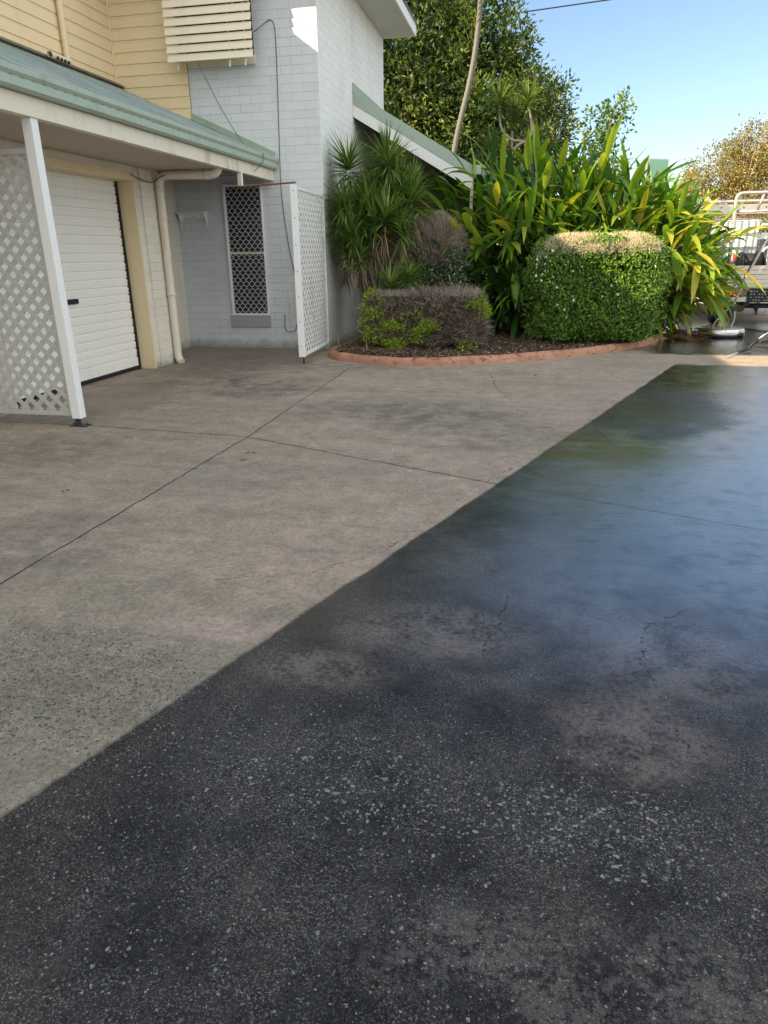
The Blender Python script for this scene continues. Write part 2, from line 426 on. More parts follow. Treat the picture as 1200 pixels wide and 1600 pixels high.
    wet = wetp(wet, ell(-.75, 2.2, .35, .16), .7, (.18, .15, .13), .40, .60)
    wet = wetp(wet, ell(.25, 1.15, .8, .2), .45, (.16, .145, .13), .46, .56)
    moss = m.math('MULTIPLY', ell(.55, 5.55, 1.2, .55), m.rng(streak, .44, .58))
    wet = m.mix(m.math('MULTIPLY', moss, .9), wet, (.050, .046, .010))
    moss2 = m.math('MULTIPLY', ell(1.0, 7.2, 1.0, .9), m.rng(streak, .44, .58))
    wet = m.mix(m.math('MULTIPLY', moss2, .75), wet, (.035, .031, .014))
    near = m.rng(Y, 5.5, 1.8, .12, 1.)
    v1 = m.vor(210, v=flat, out=0); c1 = m.sep(m.vor(210, v=flat, out=1))
    sp = m.math('MULTIPLY', m.rng(v1, .42, .30), m.rng(c1[0], .40, .44))
    spd = m.rng(m.math('ADD', m.math('MULTIPLY', nz1, .5), m.math('MULTIPLY', nz3, .5)), .38, .60, .18, 1.)
    wet = m.mix(m.math('MULTIPLY', m.math('MULTIPLY', m.math('MULTIPLY', sp, near), spd), .7), wet, m.ramp(c1[1], [(0, (.11, .10, .09)), (1, (.33, .30, .26))]))
    sp3 = m.rng(m.noise(120, 4, .75, v=flat), .52, .62)
    wet = m.mix(m.math('MULTIPLY', sp3, m.rng(m.math('ADD', m.math('MULTIPLY', nz1, .5), m.math('MULTIPLY', nz3, .5)), .40, .62, .12, .75)), wet, (.15, .135, .118))
    # where is it wet?
    edge = m.math('SUBTRACT', X, m.math('MULTIPLY_ADD', Y, .375, -1.9))
    edge = m.math('ADD', edge, m.math('MULTIPLY', m.math('SUBTRACT', m.noise(2.3, 3, v=flat), .5), .05))
    edge = m.math('ADD', edge, m.math('MULTIPLY', m.math('SUBTRACT', m.noise(40, 4, .7, v=flat), .5), .022))
    w1 = m.rng(edge, -.008, .02)
    wy = m.math('ADD', Y, m.math('MULTIPLY', m.math('SUBTRACT', nz1, .5), .5))
    w1 = m.math('MULTIPLY', w1, m.rng(wy, 10.45, 10.15))
    wy2 = m.math('ADD', wy, m.math('MULTIPLY', m.math('SUBTRACT', nz3, .5), .35))
    w2 = m.math('MULTIPLY', m.rng(wy2, 11.25, 11.5), m.math('MULTIPLY', m.rng(wy, 17.5, 15.5), m.rng(m.math('ADD', X, m.math('MULTIPLY', nz1, .6)), 1.9, 2.4)))
    W = m.math('MAXIMUM', w1, w2)
    # damp veil on the washed entry slab and in front of the door
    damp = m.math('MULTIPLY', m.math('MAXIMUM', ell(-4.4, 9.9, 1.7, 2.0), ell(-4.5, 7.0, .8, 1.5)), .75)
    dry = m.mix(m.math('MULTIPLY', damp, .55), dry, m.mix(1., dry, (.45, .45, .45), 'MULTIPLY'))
    col = m.mix(W, dry, wet)
    # exposed aggregate: washed out stones in the places where the cement skin is worn
    agg = m.math('MAXIMUM', m.math('MAXIMUM', ell(-1.75, 1.95, .9, .6, .6), ell(.25, 1.58, .85, .27, .8)), m.math('MAXIMUM', m.math('MULTIPLY', ell(-.5, 1.65, 1.1, .40, .8), .75), m.math('MULTIPLY', m.rng(Y, 2.9, 1.6), .42)))
    wv = m.vmath('ADD', flat, m.vmath('SCALE', m.vmath('SUBTRACT', m.noise(60, 2, v=flat, col=True), (.5, .5, .5)), scale=.008))
    wv2 = m.vmath('ADD', flat, m.vmath('SCALE', m.vmath('SUBTRACT', m.noise(150, 3, .7, v=flat, col=True), (.5, .5, .5)), scale=.011))
    for sc, lo, hi, rot, sq in ((62, .15, .58, .6, 1.5), (95, .14, .52, 2.1, .7), (150, .18, .48, 1.2, 1.3)):
        vv = m.map((1, sq, 1), rot=(0, 0, rot), v=wv2)
        vd = m.n('ShaderNodeTexVoronoi', feature='F1', distance='MANHATTAN' if sc < 100 else 'EUCLIDEAN'); m.put(vd.inputs['Vector'], vv); vd.inputs['Scale'].default_value = sc
        vc = m.sep(vd.outputs['Color'])
        thr = m.math('MULTIPLY_ADD', m.math('POWER', vc[2], 1.6), (hi-lo)*1.25, lo)
        cov = {62: (1.20, 1.22), 95: (1.06, 1.08), 150: (.98, 1.0)}[sc]
        stone = m.math('MULTIPLY', m.rng(m.math('SUBTRACT', vd.outputs['Distance'], thr), .03, -.03), m.rng(m.math('MULTIPLY_ADD', vc[0], .75, agg), cov[0], cov[1]))
        sc1 = m.ramp(vc[1], [(0., (.030, .034, .038)), (.24, (.07, .08, .085)), (.44, (.13, .16, .17)), (.58, (.22, .22, .20)), (.70, (.13, .105, .08)), (.84, (.31, .28, .24)), (.975, (.30, .17, .08))], 'CONSTANT')
        sc1 = m.mix(.35, sc1, m.mix(1., sc1, m.mix(m.noise(90, 3, v=flat), (.4, .4, .4), (1.6, 1.6, 1.6)), 'MULTIPLY'))
        sc1 = m.mix(m.math('MULTIPLY', m.math('SUBTRACT', 1., W), .5), sc1, (.055, .055, .05))
        col = m.mix(m.math('MULTIPLY', stone, .9), col, sc1)
    # joints and cracks
    def segs(pts, vec, w0, w1_):
        acc = None
        for a, b in zip(pts[:-1], pts[1:]):
            bx, by = b[0]-a[0], b[1]-a[1]; l2 = bx*bx+by*by
            pa = m.vmath('SUBTRACT', vec, (a[0], a[1], 0))
            h = m.math('DIVIDE', m.vmath('DOT_PRODUCT', pa, (bx, by, 0)), l2, clamp=True)
            d = m.vmath('LENGTH', m.vmath('SUBTRACT', pa, m.vmath('SCALE', (bx, by, 0), scale=h)))
            acc = d if acc is None else m.math('MINIMUM', acc, d)
        return m.rng(acc, w1_, w0)
    wj = m.vmath('ADD', flat, m.vmath('SCALE', m.vmath('SUBTRACT', m.noise(3.5, 3, v=flat, col=True), (.5, .5, .5)), scale=.035))
    wc = m.vmath('ADD', flat, m.vmath('SCALE', m.vmath('SUBTRACT', m.noise(9, 6, .7, v=flat, col=True), (.5, .5, .5)), scale=.13))
    j = segs([(-2.55, -3), (-2.48, 2.6), (-2.38, 5.56), (-2.45, 9.6)], wj, .004, .010)
    j = m.math('MAXIMUM', j, segs([(-5.2, 5.75), (-3.94, 5.74), (-2.38, 5.56), (-.2, 4.61), (1.38, 3.99), (4., 2.9)], wj, .004, .011))
    c_ = segs([(.75, 2.93), (.54, 2.75), (.5, 2.47), (.54, 2.19), (.57, 1.95), (.66, 1.75), (.8, 1.5)], wc, .002, .009)
    c_ = m.math('MAXIMUM', c_, m.math('MULTIPLY', segs([(-.03, 2.95), (-.06, 2.7), (-.12, 2.4)], wc, .002, .007), .9))
    c2 = segs([(0., 5.2), (-.32, 4.45), (-.7, 3.35), (-1.03, 3.01), (-1.5, 2.85)], wc, .001, .007)
    c2 = m.math('MAXIMUM', c2, segs([(-.5, 9.3), (-.37, 8.25), (-.16, 7.5)], wc, .001, .010))
    c2 = m.math('MAXIMUM', c2, segs([(1.3, 7.8), (.95, 7.1), (.75, 6.7)], wc, .001, .010))
    c2 = m.math('MAXIMUM', c2, segs([(-4.2, 4.33), (-3.5, 4.27), (-3.0, 4.2)], wc, .001, .006))
    c2 = m.math('MULTIPLY', c2, .85)
    crack = m.math('MAXIMUM', m.math('MAXIMUM', m.math('MULTIPLY', j, m.math('MULTIPLY_ADD', W, -.4, .9)), c_), c2)
    stainj = segs([(-3.94, 5.72), (-2.38, 5.56), (-.2, 4.61), (1.38, 3.99)], wj, .0, .09)
    col = m.mix(m.math('MULTIPLY', stainj, m.rng(nz3, .4, .65, 0, .45)), col, m.mix(1., col, (.55, .55, .52), 'MULTIPLY'))
    col = m.mix(m.math('MULTIPLY', crack, .92), col, (.012, .011, .010))
    # gloss
    rw = m.rng(m.math('ADD', m.math('MULTIPLY', nz3, .45), m.math('MULTIPLY', nz2, .55)), .40, .60, .06, .24)
    rough = m.math('ADD', m.math('MULTIPLY', W, m.math('SUBTRACT', rw, .85)), .85)
    rough = m.math('ADD', rough, m.math('MULTIPLY', m.math('MULTIPLY', damp, m.math('SUBTRACT', 1., W)), -.45))
    hh = m.math('ADD', m.math('MULTIPLY', fine, .5), m.math('ADD', m.math('MULTIPLY', mid, .8), m.math('MULTIPLY', m.noise(14, 4, .6, v=flat), 1.1)))
    hh = m.math('SUBTRACT', hh, m.math('MULTIPLY', crack, 3.))
    nb = m.n('ShaderNodeBump'); nb.inputs['Distance'].default_value = .004; m.put(nb.inputs['Height'], hh); m.put(nb.inputs['Strength'], m.math('MULTIPLY_ADD', W, -.22, .45)); nb = nb.outputs[0]
    film = m.math('MULTIPLY', W, m.math('MULTIPLY', m.rng(m.math('MULTIPLY_ADD', m.math('SUBTRACT', nz2, .5), 3.0, X), -.9, .8), m.rng(m.math('MULTIPLY_ADD', m.math('SUBTRACT', nz1, .5), 1.6, Y), 1.9, 3.3)))
    gm = ell(1.15, 7.7, 1.15, 2.3, .5); film = m.math('MULTIPLY', film, m.math('SUBTRACT', 1., m.math('MULTIPLY', gm, .8)))
    rough = m.math('ADD', rough, m.math('MULTIPLY', m.math('MULTIPLY', gm, W), .22))
    m.put(m.b.inputs['Coat Weight'], m.math('MULTIPLY', m.math('MULTIPLY', film, m.math('SUBTRACT', 1., crack)), m.math('MULTIPLY', m.rng(nz3, .30, .55, .45, 1.), m.math('SUBTRACT', 1., m.math('MULTIPLY', m.math('MAXIMUM', moss, moss2), .8))))); m.put(m.b.inputs['Coat Roughness'], m.rng(nz3, .3, .62, .11, .26)); m.put(m.b.inputs['Coat Normal'], m.bump(m.math('ADD', m.noise(9, 4, .6, v=flat), m.math('MULTIPLY', mid, .6)), .16, .02)); m.put(m.b.inputs['Coat IOR'], 2.7)
    return m.set(col=col, rough=rough, spec=m.math('MULTIPLY', m.rng(Y, 1.2, 3.5, .2, .4), 1.), normal=nb)
CONC = concrete()

def guttermat():
    m = NT('green_gutter_with_slots'); s = m.sep()
    w = m.math('PINGPONG', s[1], .0675)
    f = m.math('MULTIPLY', m.math('LESS_THAN', w, .026), m.math('MULTIPLY', m.math('GREATER_THAN', s[2], 2.797), m.math('LESS_THAN', s[2], 2.806)))
    c = m.mix(m.math('MULTIPLY', m.rng(m.noise(3.5, 6, .65), .5, .75), .5), (.36, .43, .34), (.20, .21, .15))
    c = m.mix(m.math('MULTIPLY', m.rng(m.noise(30, 4, .65), .58, .7), .4), c, (.14, .15, .11))
    return m.set(col=m.mix(m.math('MULTIPLY', f, .55), c, (.06, .08, .06)), rough=.45, normal=m.bump(m.noise(40, 4), .1, .004))
def roofmat():
    m = NT('weathered_green_roof_sheet'); s = m.sep()
    st = m.noise(2.2, 7, .7, v=m.map((.5, 5., .5)))
    c = m.ramp(st, [(.30, (.12, .15, .15)), (.48, (.20, .26, .245)), (.68, (.30, .35, .32))])
    c = m.mix(m.rng(m.noise(11, 5, .7), .55, .75, 0, .5), c, (.09, .10, .085))
    return m.set(col=c, rough=.42, spec=.5, normal=m.bump(m.noise(30, 4), .1, .003))
ROOF = roofmat()

# ================================================================ GROUND
me = MB(); me.add([(-300, -120, 0), (300, -120, 0), (300, 500, 0), (-300, 500, 0)], [(0, 1, 2, 3)])
tag(me.build('driveway', CONC), kind='structure')

# ================================================================ HOUSE
YF = 11.35; XS = -3.28; XL = -6.54
H = empty('house', (-6, 9, 0), 'two storey house with cream boards above white painted blockwork and a green skirt roof', 'house')
# upper siding
def siding(name, axis, a0, a1, off, sgn, z0, z1, mat):
    prof = []; z = z0; p = .157
    while z < z1:
        prof += [(off+sgn*.004, z), (off+sgn*.020, z+.004), (off+sgn*.020, z+.118), (off+sgn*.010, z+.130), (off+sgn*.014, z+.136), (off+sgn*.014, z+.150), (off+sgn*.004, z+.155)]
        z += p
    b = MB(); b.sheet(prof, axis, a0, a1)
    return b.build(name, mat, H)
siding('side_weatherboards', 1, -12.0, YF-.024, XL, 1, 3.62, 6.3, CREAM)
siding('front_weatherboards', 0, XL+.0, -5.325, YF, -1, 3.30, 5.6, CREAM)
MB().box(XL+.018, XL+.045, YF-.048, YF-.020, 3.9, 5.6).build('corner_bead', CREAM, H, .004)
MB().box(XL-4, XL, -12, YF+5, 3.5, 6.3).build('upper_core', CREAM, H)
# block walls
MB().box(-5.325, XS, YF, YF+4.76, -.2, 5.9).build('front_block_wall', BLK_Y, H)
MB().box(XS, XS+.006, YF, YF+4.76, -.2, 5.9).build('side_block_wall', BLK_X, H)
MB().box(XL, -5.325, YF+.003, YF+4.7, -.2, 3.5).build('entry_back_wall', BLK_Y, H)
MB().box(-6.4, -5.75, 10.95, YF, -.2, 3.2).build('entry_side_wall', BLK_G, H)
MB().box(-6.3, -5.78, 9.4, 10.95, -.2, 3.2).build('entry_grey_panel', WALLDK, H)  # plain dark grey stretch of the entry side wall
MB().box(-6.4, -5.18, 9.055, 9.22, -.2, 3.0).build('jamb_block_wall', BLK_G, H)
MB().box(-6.4, -5.15, 9.22, 9.71, -.2, 3.0).build('garage_pillar', BLK_G, H)
MB().box(-6.6, -5.15, -6.0, 6.15, -.2, 3.0).build('garage_block_wall', BLK_G, H)
MB().box(-5.45, -5.15, 6.15, 9.03, 2.50, 3.0).build('door_header_wall', BLK_G, H)
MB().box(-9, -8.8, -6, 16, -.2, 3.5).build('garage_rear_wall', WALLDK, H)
# architrave
MB().box(-5.50, -5.150, 9.03, 9.055, 0, 2.53).build('door_jamb', CREAM_TRIM, H, .004)
MB().box(-5.50, -5.135, 6.15, 6.18, 0, 2.53).build('door_jamb', CREAM_TRIM, H, .004)
MB().box(-5.50, -5.135, 6.18, 9.03, 2.40, 2.50).build('door_head', CREAM_TRIM, H, .004)
# roller door
prof = []; z = .055; p = .103
prof += [(-5.385, .055), (-5.385, .17)]; z = .17
while z < 2.47:
    prof += [(-5.400, z+.006), (-5.400, z+.020), (-5.385, z+.028), (-5.383, z+.065), (-5.385, z+p)]
    z += p
b = MB(); b.sheet(prof, 1, 6.2, 8.985, True)
door = b.build('roller_door', DOORP, H)
door.data.polygons.foreach_set('use_smooth', [False]*len(door.data.polygons))
MB().box(-5.384, -5.352, 7.52, 7.80, .965, 1.02).build('handle', BLACKR, door, .006)
MB().box(-5.42, -5.375, 6.2, 8.985, .018, .055).build('weather_strip', BLACKR, door, .004)
b = MB(); b.box(-5.47, -5.372, 8.988, 9.03, 0, 2.4)
for k in range(22): b.box(-5.395, -5.370, 8.974, 8.990, .21+k*.103, .245+k*.103)
b.build('door_track', BLACKR, H)
# window with security screen
wx0, wx1, wz0, wz1 = -4.92, -4.27, .54, 2.53
win = MB().box(wx0+.03, wx1-.03, YF-.012, YF-.004, wz0+.03, wz1-.03).build('window', GLASS, H)
b = MB()
b.box(wx0, wx0+.04, YF-.045, YF-.002, wz0, wz1); b.box(wx1-.022, wx1, YF-.045, YF-.002, wz0, wz1)
b.box(wx0+.04, wx1-.022, YF-.045, YF-.002, wz0, wz0+.035); b.box(wx0+.04, wx1-.022, YF-.045, YF-.002, wz1-.035, wz1)
b.build('frame', WHITE, win, .003)
MB().box(wx0+.04, wx1-.022, YF-.026, YF-.013, 1.50, 1.53).build('sash_bar', WHITE_OLD, win)
def wave_mesh(x0, x1, z0, z1, y, cw, ch):
    b = MB(); nx = int((x1-x0)/cw); cw = (x1-x0)/nx; nz = int((z1-z0)/ch); ch = (z1-z0)/nz
    for s in (1, -1):
        for i in range(nx+1):
            pts = []
            for j in range(nz+1):
                q = ((j % 2)*s)*.5
                x = x0+i*cw + q*cw
                pts.append((min(max(x, x0), x1), z0+j*ch))
            pp = []
            for (xa, za), (xb, zb) in zip(pts[:-1], pts[1:]):
                pp += [(xa, za-.0), (xa, za+ch*.14), (xb, zb-ch*.14)]
            pp.append(pts[-1])
            pp = [q for q in pp if z0 <= q[1] <= z1]
            for (xa, za), (xb, zb) in zip(pp[:-1], pp[1:]):
                if abs(xa-xb)+abs(za-zb) > 1e-5: b.bar((xa, y, za), (xb, y, zb), .0065, .004, (0, 1, 0))
    return b
wave_mesh(wx0+.042, wx1-.024, wz0+.036, wz1-.036, YF-.034, .088, .058).build('security_grille', WHITE, win)
MB().box(wx0-.04, wx1+.01, YF-.035, YF-.003, .345, .535).build('window_sill', SILL, H, .012)
# upstairs window with slatted hood
MB().box(-5.30, -4.22, YF-.055, YF-.024, 4.13, 4.25).build('hood_board', AWN, H, .004)
upw = MB().box(-5.45, -4.25, YF-.022, YF-.002, 4.25, 5.5).build('upper_window', GLASS, H)
hood = MB()
z = 4.155
while z < 5.50:
    c = Vector((-4.81, 11.02, z+.045)); dz = Vector((0, -.28, -1)).normalized()
    hood.obox(c, (1, 0, 0), dz, Vector((1, 0, 0)).cross(dz), .665, .0520, .006)
    z += .1125
hood.build('window_hood', AWN, H, .002)
for x in (-5.33, -4.52, -4.28):
    b = MB()
    b.box(x-.008, x+.008, 11.06, 11.085, 4.13, 5.5)
    b.prism([(11.05, 4.06), (11.09, 4.15), (11.05, 4.15)], 0, x-.012, x+.012)
    for z in (4.32, 4.9, 5.4): b.box(x-.006, x+.006, 11.085, YF-.005, z, z+.03)
    b.build('hood_bracket', AWN, H)
# eaves of the block wing and of the boarded wing (their edges shade the yard)
b = MB(); b.box(XL+.1, -2.61, 10.70, 16.13, 5.535, 5.56); b.build('eave_soffit', paint('white_soffit', (.60, .56, .50), .6, .15), H)
b = MB(); b.box(-2.63, -2.60, 10.70, 16.13, 5.53, 5.72); b.box(XL+.1, -2.63, 10.67, 10.70, 5.53, 5.72); b.box(XS, -2.63, 16.10, 16.13, 5.53, 5.72)
b.build('eave_fascia', WHITE, H, .004)
b = MB(); b.add([(-2.56, 10.62, 5.72), (-2.56, 16.16, 5.72), (-5.6, 14.0, 6.9), (-7.5, 14.0, 6.9), (-7.5, 10.62, 5.72)], [(0, 1, 2), (0, 2, 3, 4)]); b.build('upper_roof', ROOF, H)
b = MB(); b.prism([(-5.95, 6.14), (-5.95, 6.02), (-6.56, 6.02), (-14.5, 6.02), (-10.2, 7.9)], 1, -12, YF+5); b.build('main_roof', ROOF, H)
# skirt roof: ribbed sheets sloping from the boarded wall to the gutter
ZR0, ZR1, XR1 = 3.955, 2.885, -4.03
n = 0; vs = []; y = -2.0; rows = []
pitch = .19
while y < YF-.005:
    for dy, h in ((0, 0), (.045, 0), (.060, .012), (.085, .012), (.100, 0), (.147, .003)):
        if y+dy <= YF-.002: rows.append((y+dy, h))
    y += pitch
rows.append((YF-.002, 0))
V = []; F = []
for (yy, h) in rows:
    V += [(XL-.05, yy, ZR0+h+.02), (XR1, yy, ZR1+h)]
for i in range(len(rows)-1): F.append((2*i, 2*i+1, 2*i+3, 2*i+2))
b = MB(); b.add(V, F)
b.build('skirt_roof', ROOF, H)
b = MB()
b.prism([(XL+.022, ZR0+.055), (XL+.030, ZR0+.055), (XL+.15, ZR0-.005), (XL+.15, ZR0-.02), (XL+.022, ZR0+.03)], 1, -2, YF-.03)
b.build('roof_flashing', paint('grey_flashing', (.16, .15, .12), .7, .5), H)
b = MB()      # stepped flashing where the roof runs into the block wall
b.add([(-5.33, YF-.03, 3.47), (-4.02, YF-.03, 2.90), (-4.02, YF-.03, 2.965), (-5.33, YF-.03, 3.545)], [(0, 1, 2, 3)])
b.add([(-5.33, YF-.03, 3.545), (-4.02, YF-.03, 2.965), (-4.02, YF-.003, 2.967), (-5.33, YF-.003, 3.547)], [(0, 1, 2, 3)])
b.add([(-5.33, YF-.12, 3.455), (-4.02, YF-.12, 2.892), (-4.02, YF-.03, 2.90), (-5.33, YF-.03, 3.47)], [(0, 1, 2, 3)])
b.build('wall_flashing', GREEN, H)
# gutter, beam, fascia
gp = [(-4.13, 2.86), (-4.13, 2.715), (-4.005, 2.715), (-3.985, 2.735), (-3.985, 2.80), (-3.965, 2.83), (-3.965, 2.872), (-3.98, 2.872), (-3.98, 2.845), (-4.02, 2.84)]
b = MB(); b.prism(gp, 1, -2.0, YF-.025); b.build('gutter', guttermat(), H)
MB().box(-4.145, -4.06, -2.0, YF-.003, 2.56, 2.712).build('veranda_beam', WHITE_OLD, H, .004)
MB().box(-5.15, -4.148, -2, 9.71, 2.575, 2.59).build('veranda_ceiling', SOFFIT, H)
MB().box(-5.75, -4.148, 9.713, YF-.003, 2.70, 2.715).build('entry_ceiling', paint('grey_ceiling', (.33, .31, .28), .7, .2), H)
MB().box(-5.15, -4.148, 9.69, 9.712, 2.59, 2.70).build('ceiling_drop', SOFFIT, H)
# downpipe from the gutter to the pillar and down
def arc(a, b, c, n=5):
    a, b, c = Vector(a), Vector(b), Vector(c)
    return [a*(1-t)**2 + b*2*t*(1-t) + c*t*t for t in [i/n for i in range(n+1)]]
py_ = 9.60
pts = [(-4.20, py_, 2.86)] + arc((-4.20, py_, 2.62), (-4.20, py_, 2.50), (-4.34, py_, 2.50)) + arc((-4.95, py_, 2.515), (-5.085, py_, 2.51), (-5.085, py_, 2.38)) + [(-5.09, py_, .16)] + arc((-5.09, py_, .12), (-5.09, py_, .05), (-5.03, py_-.03, .02), 3)
dp = MB().tube(pts, .056, 14).build('downpipe', PVC, H)
for cl in ([(-5.088, py_, .95), (-5.088, py_, .995)], [(-5.088, py_, 1.95), (-5.088, py_, 1.995)], [(-5.086, py_, 2.31), (-5.086, py_, 2.36)], [(-4.40, py_, 2.502), (-4.35, py_, 2.500)], [(-4.20, py_, 2.60), (-4.20, py_, 2.67)]):
    MB().tube(cl, .061, 14).build('pipe_collar', PVC, dp)
# upstairs downpipe and spreader lying on the skirt roof
pts = [(-6.46, 10.02, 5.9), (-6.46, 10.02, 4.12)] + arc((-6.46, 10.02, 4.06), (-6.46, 10.02, 3.995), (-6.43, 9.97, 3.99), 3)
MB().tube(pts, .042, 12).build('upper_downpipe', PVCC, H)
b = MB(); b.tube([(-6.40, 9.98, 3.985), (-6.32, 9.42, 3.955)], .038, 14, cap=False); b.tube([(-6.32, 9.42, 3.955), (-6.40, 9.98, 3.985)], .034, 14, cap=False)
sp = b.build('pipe_spreader', PVC, H)
for k in range(4): MB().box(-6.318-.0145*k, -6.296-.0145*k, 9.54+.1*k, 9.585+.1*k, 3.925+.005*k, 3.960+.005*k).build('outlet_hole', BLACKR, sp)
# short hanger under the end of the beam and the rusty header bar
MB().box(-4.12, -4.06, 10.02, 10.08, 2.39, 2.56).build('beam_hanger', WHITE_OLD, H, .003)

# carport -----------------------------------------------------------
CP = empty('carport', (-1.2, 13.4, 0), 'lean-to carport with green roof edge and white sloping barge board beside the white side wall', 'carport')
YC = 13.41
def slope_band(zoff, h, y0, y1):
    return [(XS+.008, 4.12-zoff), (-1.17, 2.905-zoff), (-1.17, 2.905-zoff-h), (XS+.008, 4.12-zoff-h)]
MB().prism(slope_band(.0, .20, 0, 0), 1, YC, YC+.03).build('roof_edge_flashing', GREENF, CP, .004)
MB().prism(slope_band(.203, .19, 0, 0), 1, YC+.004, YC+.04).build('barge_board', WHITE, CP, .003)
b = MB(); b.add([(XS+.01, YC+.032, 4.08), (XS+.01, 19, 4.08), (-1.1, 19, 2.86), (-1.1, YC+.032, 2.86), (XS+.01, YC+.032, 4.04), (XS+.01, 19, 4.04), (-1.1, 19, 2.82), (-1.1, YC+.032, 2.82)], [(0, 1, 2, 3), (4, 7, 6, 5), (0, 3, 7, 4), (1, 5, 6, 2), (2, 6, 7, 3)])
b.build('roof_sheet', ROOF, CP)
MB().prism([(YC-.02, 4.10), (YC+2.75, 4.10), (YC+2.75, 4.24), (YC-.02, 4.24)], 0, XS+.008, XS+.03).build('wall_flashing', GREENF, CP)
MB().box(-1.165, -1.02, YC-.01, 19, 2.75, 2.895).build('gutter', GREENF, CP, .008)
MB().box(-1.20, -1.15, YC+.05, YC+.10, 0, 2.76).build('post', WHITE_OLD, CP, .004)
MB().box(-1.25, -1.10, YC+.02, YC+.14, 0, 1.9).build('post_base', paint('grey_render', (.33, .29, .25), .8, .4), CP, .01)
FN = paint('dark_timber_fence', (.10, .075, .055), .8, .4, (.04, .03, .02))
b = MB()
for k in range(60): b.box(-7.0+k*.1, -7.0+k*.1+.096, 18.9, 18.93, 0, 2.75 if k*.1 < 3.7 else 4.02-(k*.1-3.72)*.58)
b.build('back_boards', FN, CP)
b = MB(); 
for k in range(5): b.obox((-2.2, YC+.6+k*1.1, 3.36), (2.1, 0, -1.22), (0, 1, 0), (1.22, 0, 2.1), 1.2, .03, .06)
b.build('rafter', FN, CP)

# ================================================================ LATTICE SCREENS
def lattice(P0, U, w, h, pitch, lw, lt, parent, mat, nrm):
    """diagonal laths in a w x h panel, origin P0, horizontal axis U"""
    P0 = Vector(P0); U = Vector(U).normalized(); Z = Vector((0, 0, 1)); N = Vector(nrm).normalized()
    b = MB(); st = pitch*math.sqrt(2)
    for s, lay in ((1, -1), (-1, 1)):
        c = -h if s > 0 else 0.
        c0 = c + st*.35
        while c0 < w + (0 if s > 0 else h):
            if s > 0: x0, z0, x1, z1 = (c0, 0, c0+h, h)
            else: x0, z0, x1, z1 = (c0, 0, c0-h, h)
            pts = []
            def clip(x0, z0, x1, z1):
                t0, t1 = 0., 1.
                dx = x1-x0
                for lim, sg in ((0, 1), (w, -1)):
                    f0 = sg*(x0-lim); f1 = sg*(x1-lim)
                    if f0 < 0 and f1 < 0: return None
                    if f0 < 0: t0 = max(t0, f0/(f0-f1))
                    elif f1 < 0: t1 = min(t1, f0/(f0-f1))
                return None if t1-t0 < .02 else (x0+dx*t0, z0+(z1-z0)*t0, x0+dx*t1, z0+(z1-z0)*t1)
            r = clip(x0, z0, x1, z1)
            if r:
                A = P0+U*r[0]+Z*r[1]+N*lay*lt*.52; B = P0+U*r[2]+Z*r[3]+N*lay*lt*.52
                b.bar(A, B, lw, lt, N)
            c0 += st
    return b.build('lattice', mat, parent)
LATW = paint('lattice_white_paint', (.50, .49, .45), .55, .3, (.3, .24, .16), 4)
L1 = empty('lattice_screen', (-4.11, 5.72, 0), 'large white diamond lattice screen with tall post in front of the roller door', 'lattice screen')
MB().box(-4.165, -4.075, 5.68, 5.77, .075, 2.56).build('post', WHITE, L1, .004)
b = MB(); b.box(-4.145, -4.130, 5.69, 5.76, .003, .10); b.build('post_stirrup', DARK, L1)
b = MB(); b.box(-4.20, -4.03, 5.67, 5.78, .002, .010)
for x in (-4.185, -4.045): b.lathe((x, 5.725, .01), [(.011, 0), (.011, .010), (.006, .012), (.006, .022)], 8)
b.build('base_plate', DARK, L1)
b = MB(); b.box(-5.14, -4.165, 5.705, 5.745, .095, .135); b.box(-5.14, -4.165, 5.705, 5.745, 2.30, 2.345)
b.box(-4.205, -4.167, 5.705, 5.745, .135, 2.30); b.box(-5.14, -5.10, 5.705, 5.745, .135, 2.30)
b.build('frame', LATW, L1, .003)
lattice((-5.10, 5.725, .135), (1, 0, 0), .895, 2.165, .098, .042, .009, L1, LATW, (0, -1, 0))
A = Vector((-3.215, 9.74, 0)); B = Vector((-3.275, 11.32, 0)); U2 = (B-A).normalized(); N2 = Vector((U2.y, -U2.x, 0))
L2 = empty('lattice_screen', (-3.2, 9.75, 0), 'narrow white lattice screen seen edge-on at the corner of the house beside the dracaena', 'lattice screen')
ln = (B-A).length
b = MB(); b.obox((A.x, A.y, 1.23), U2, N2, (0, 0, 1), .028, .045, 1.13); post2 = b.build('post', WHITE, L2, .003)
for k in range(7):
    q = A + Vector((0, -.026, .25+k*.34)); MB().tube([q, q+Vector((0, -.007, 0))], .007, 8).build('rivet', DARK, post2)
b = MB()
for z in (.115, 2.325):
    b.obox(A+U2*ln/2+Vector((0, 0, z)), U2, N2, (0, 0, 1), ln/2-.03, .02, .018)
b.obox(B-U2*.02+Vector((0, 0, 1.22)), U2, N2, (0, 0, 1), .018, .02, 1.085)
b.build('frame', WHITE, L2, .003)
lattice(A+U2*.03+Vector((0, 0, .13)), U2, ln-.07, 2.17, .100, .032, .008, L2, WHITE, N2)
MB().tube([A+Vector((.0, .05, .10)), A+Vector((0, .05, .0))], .012, 8).build('foot', DARK, L2)
rb = MB().bar((-4.13, 10.03, 2.375), (-3.19, 9.74, 2.385), .035, .018).build('header_bar', RUST)
tag(rb, 'thin rusty steel bar spanning from the veranda beam to the narrow lattice screen', 'steel bar')

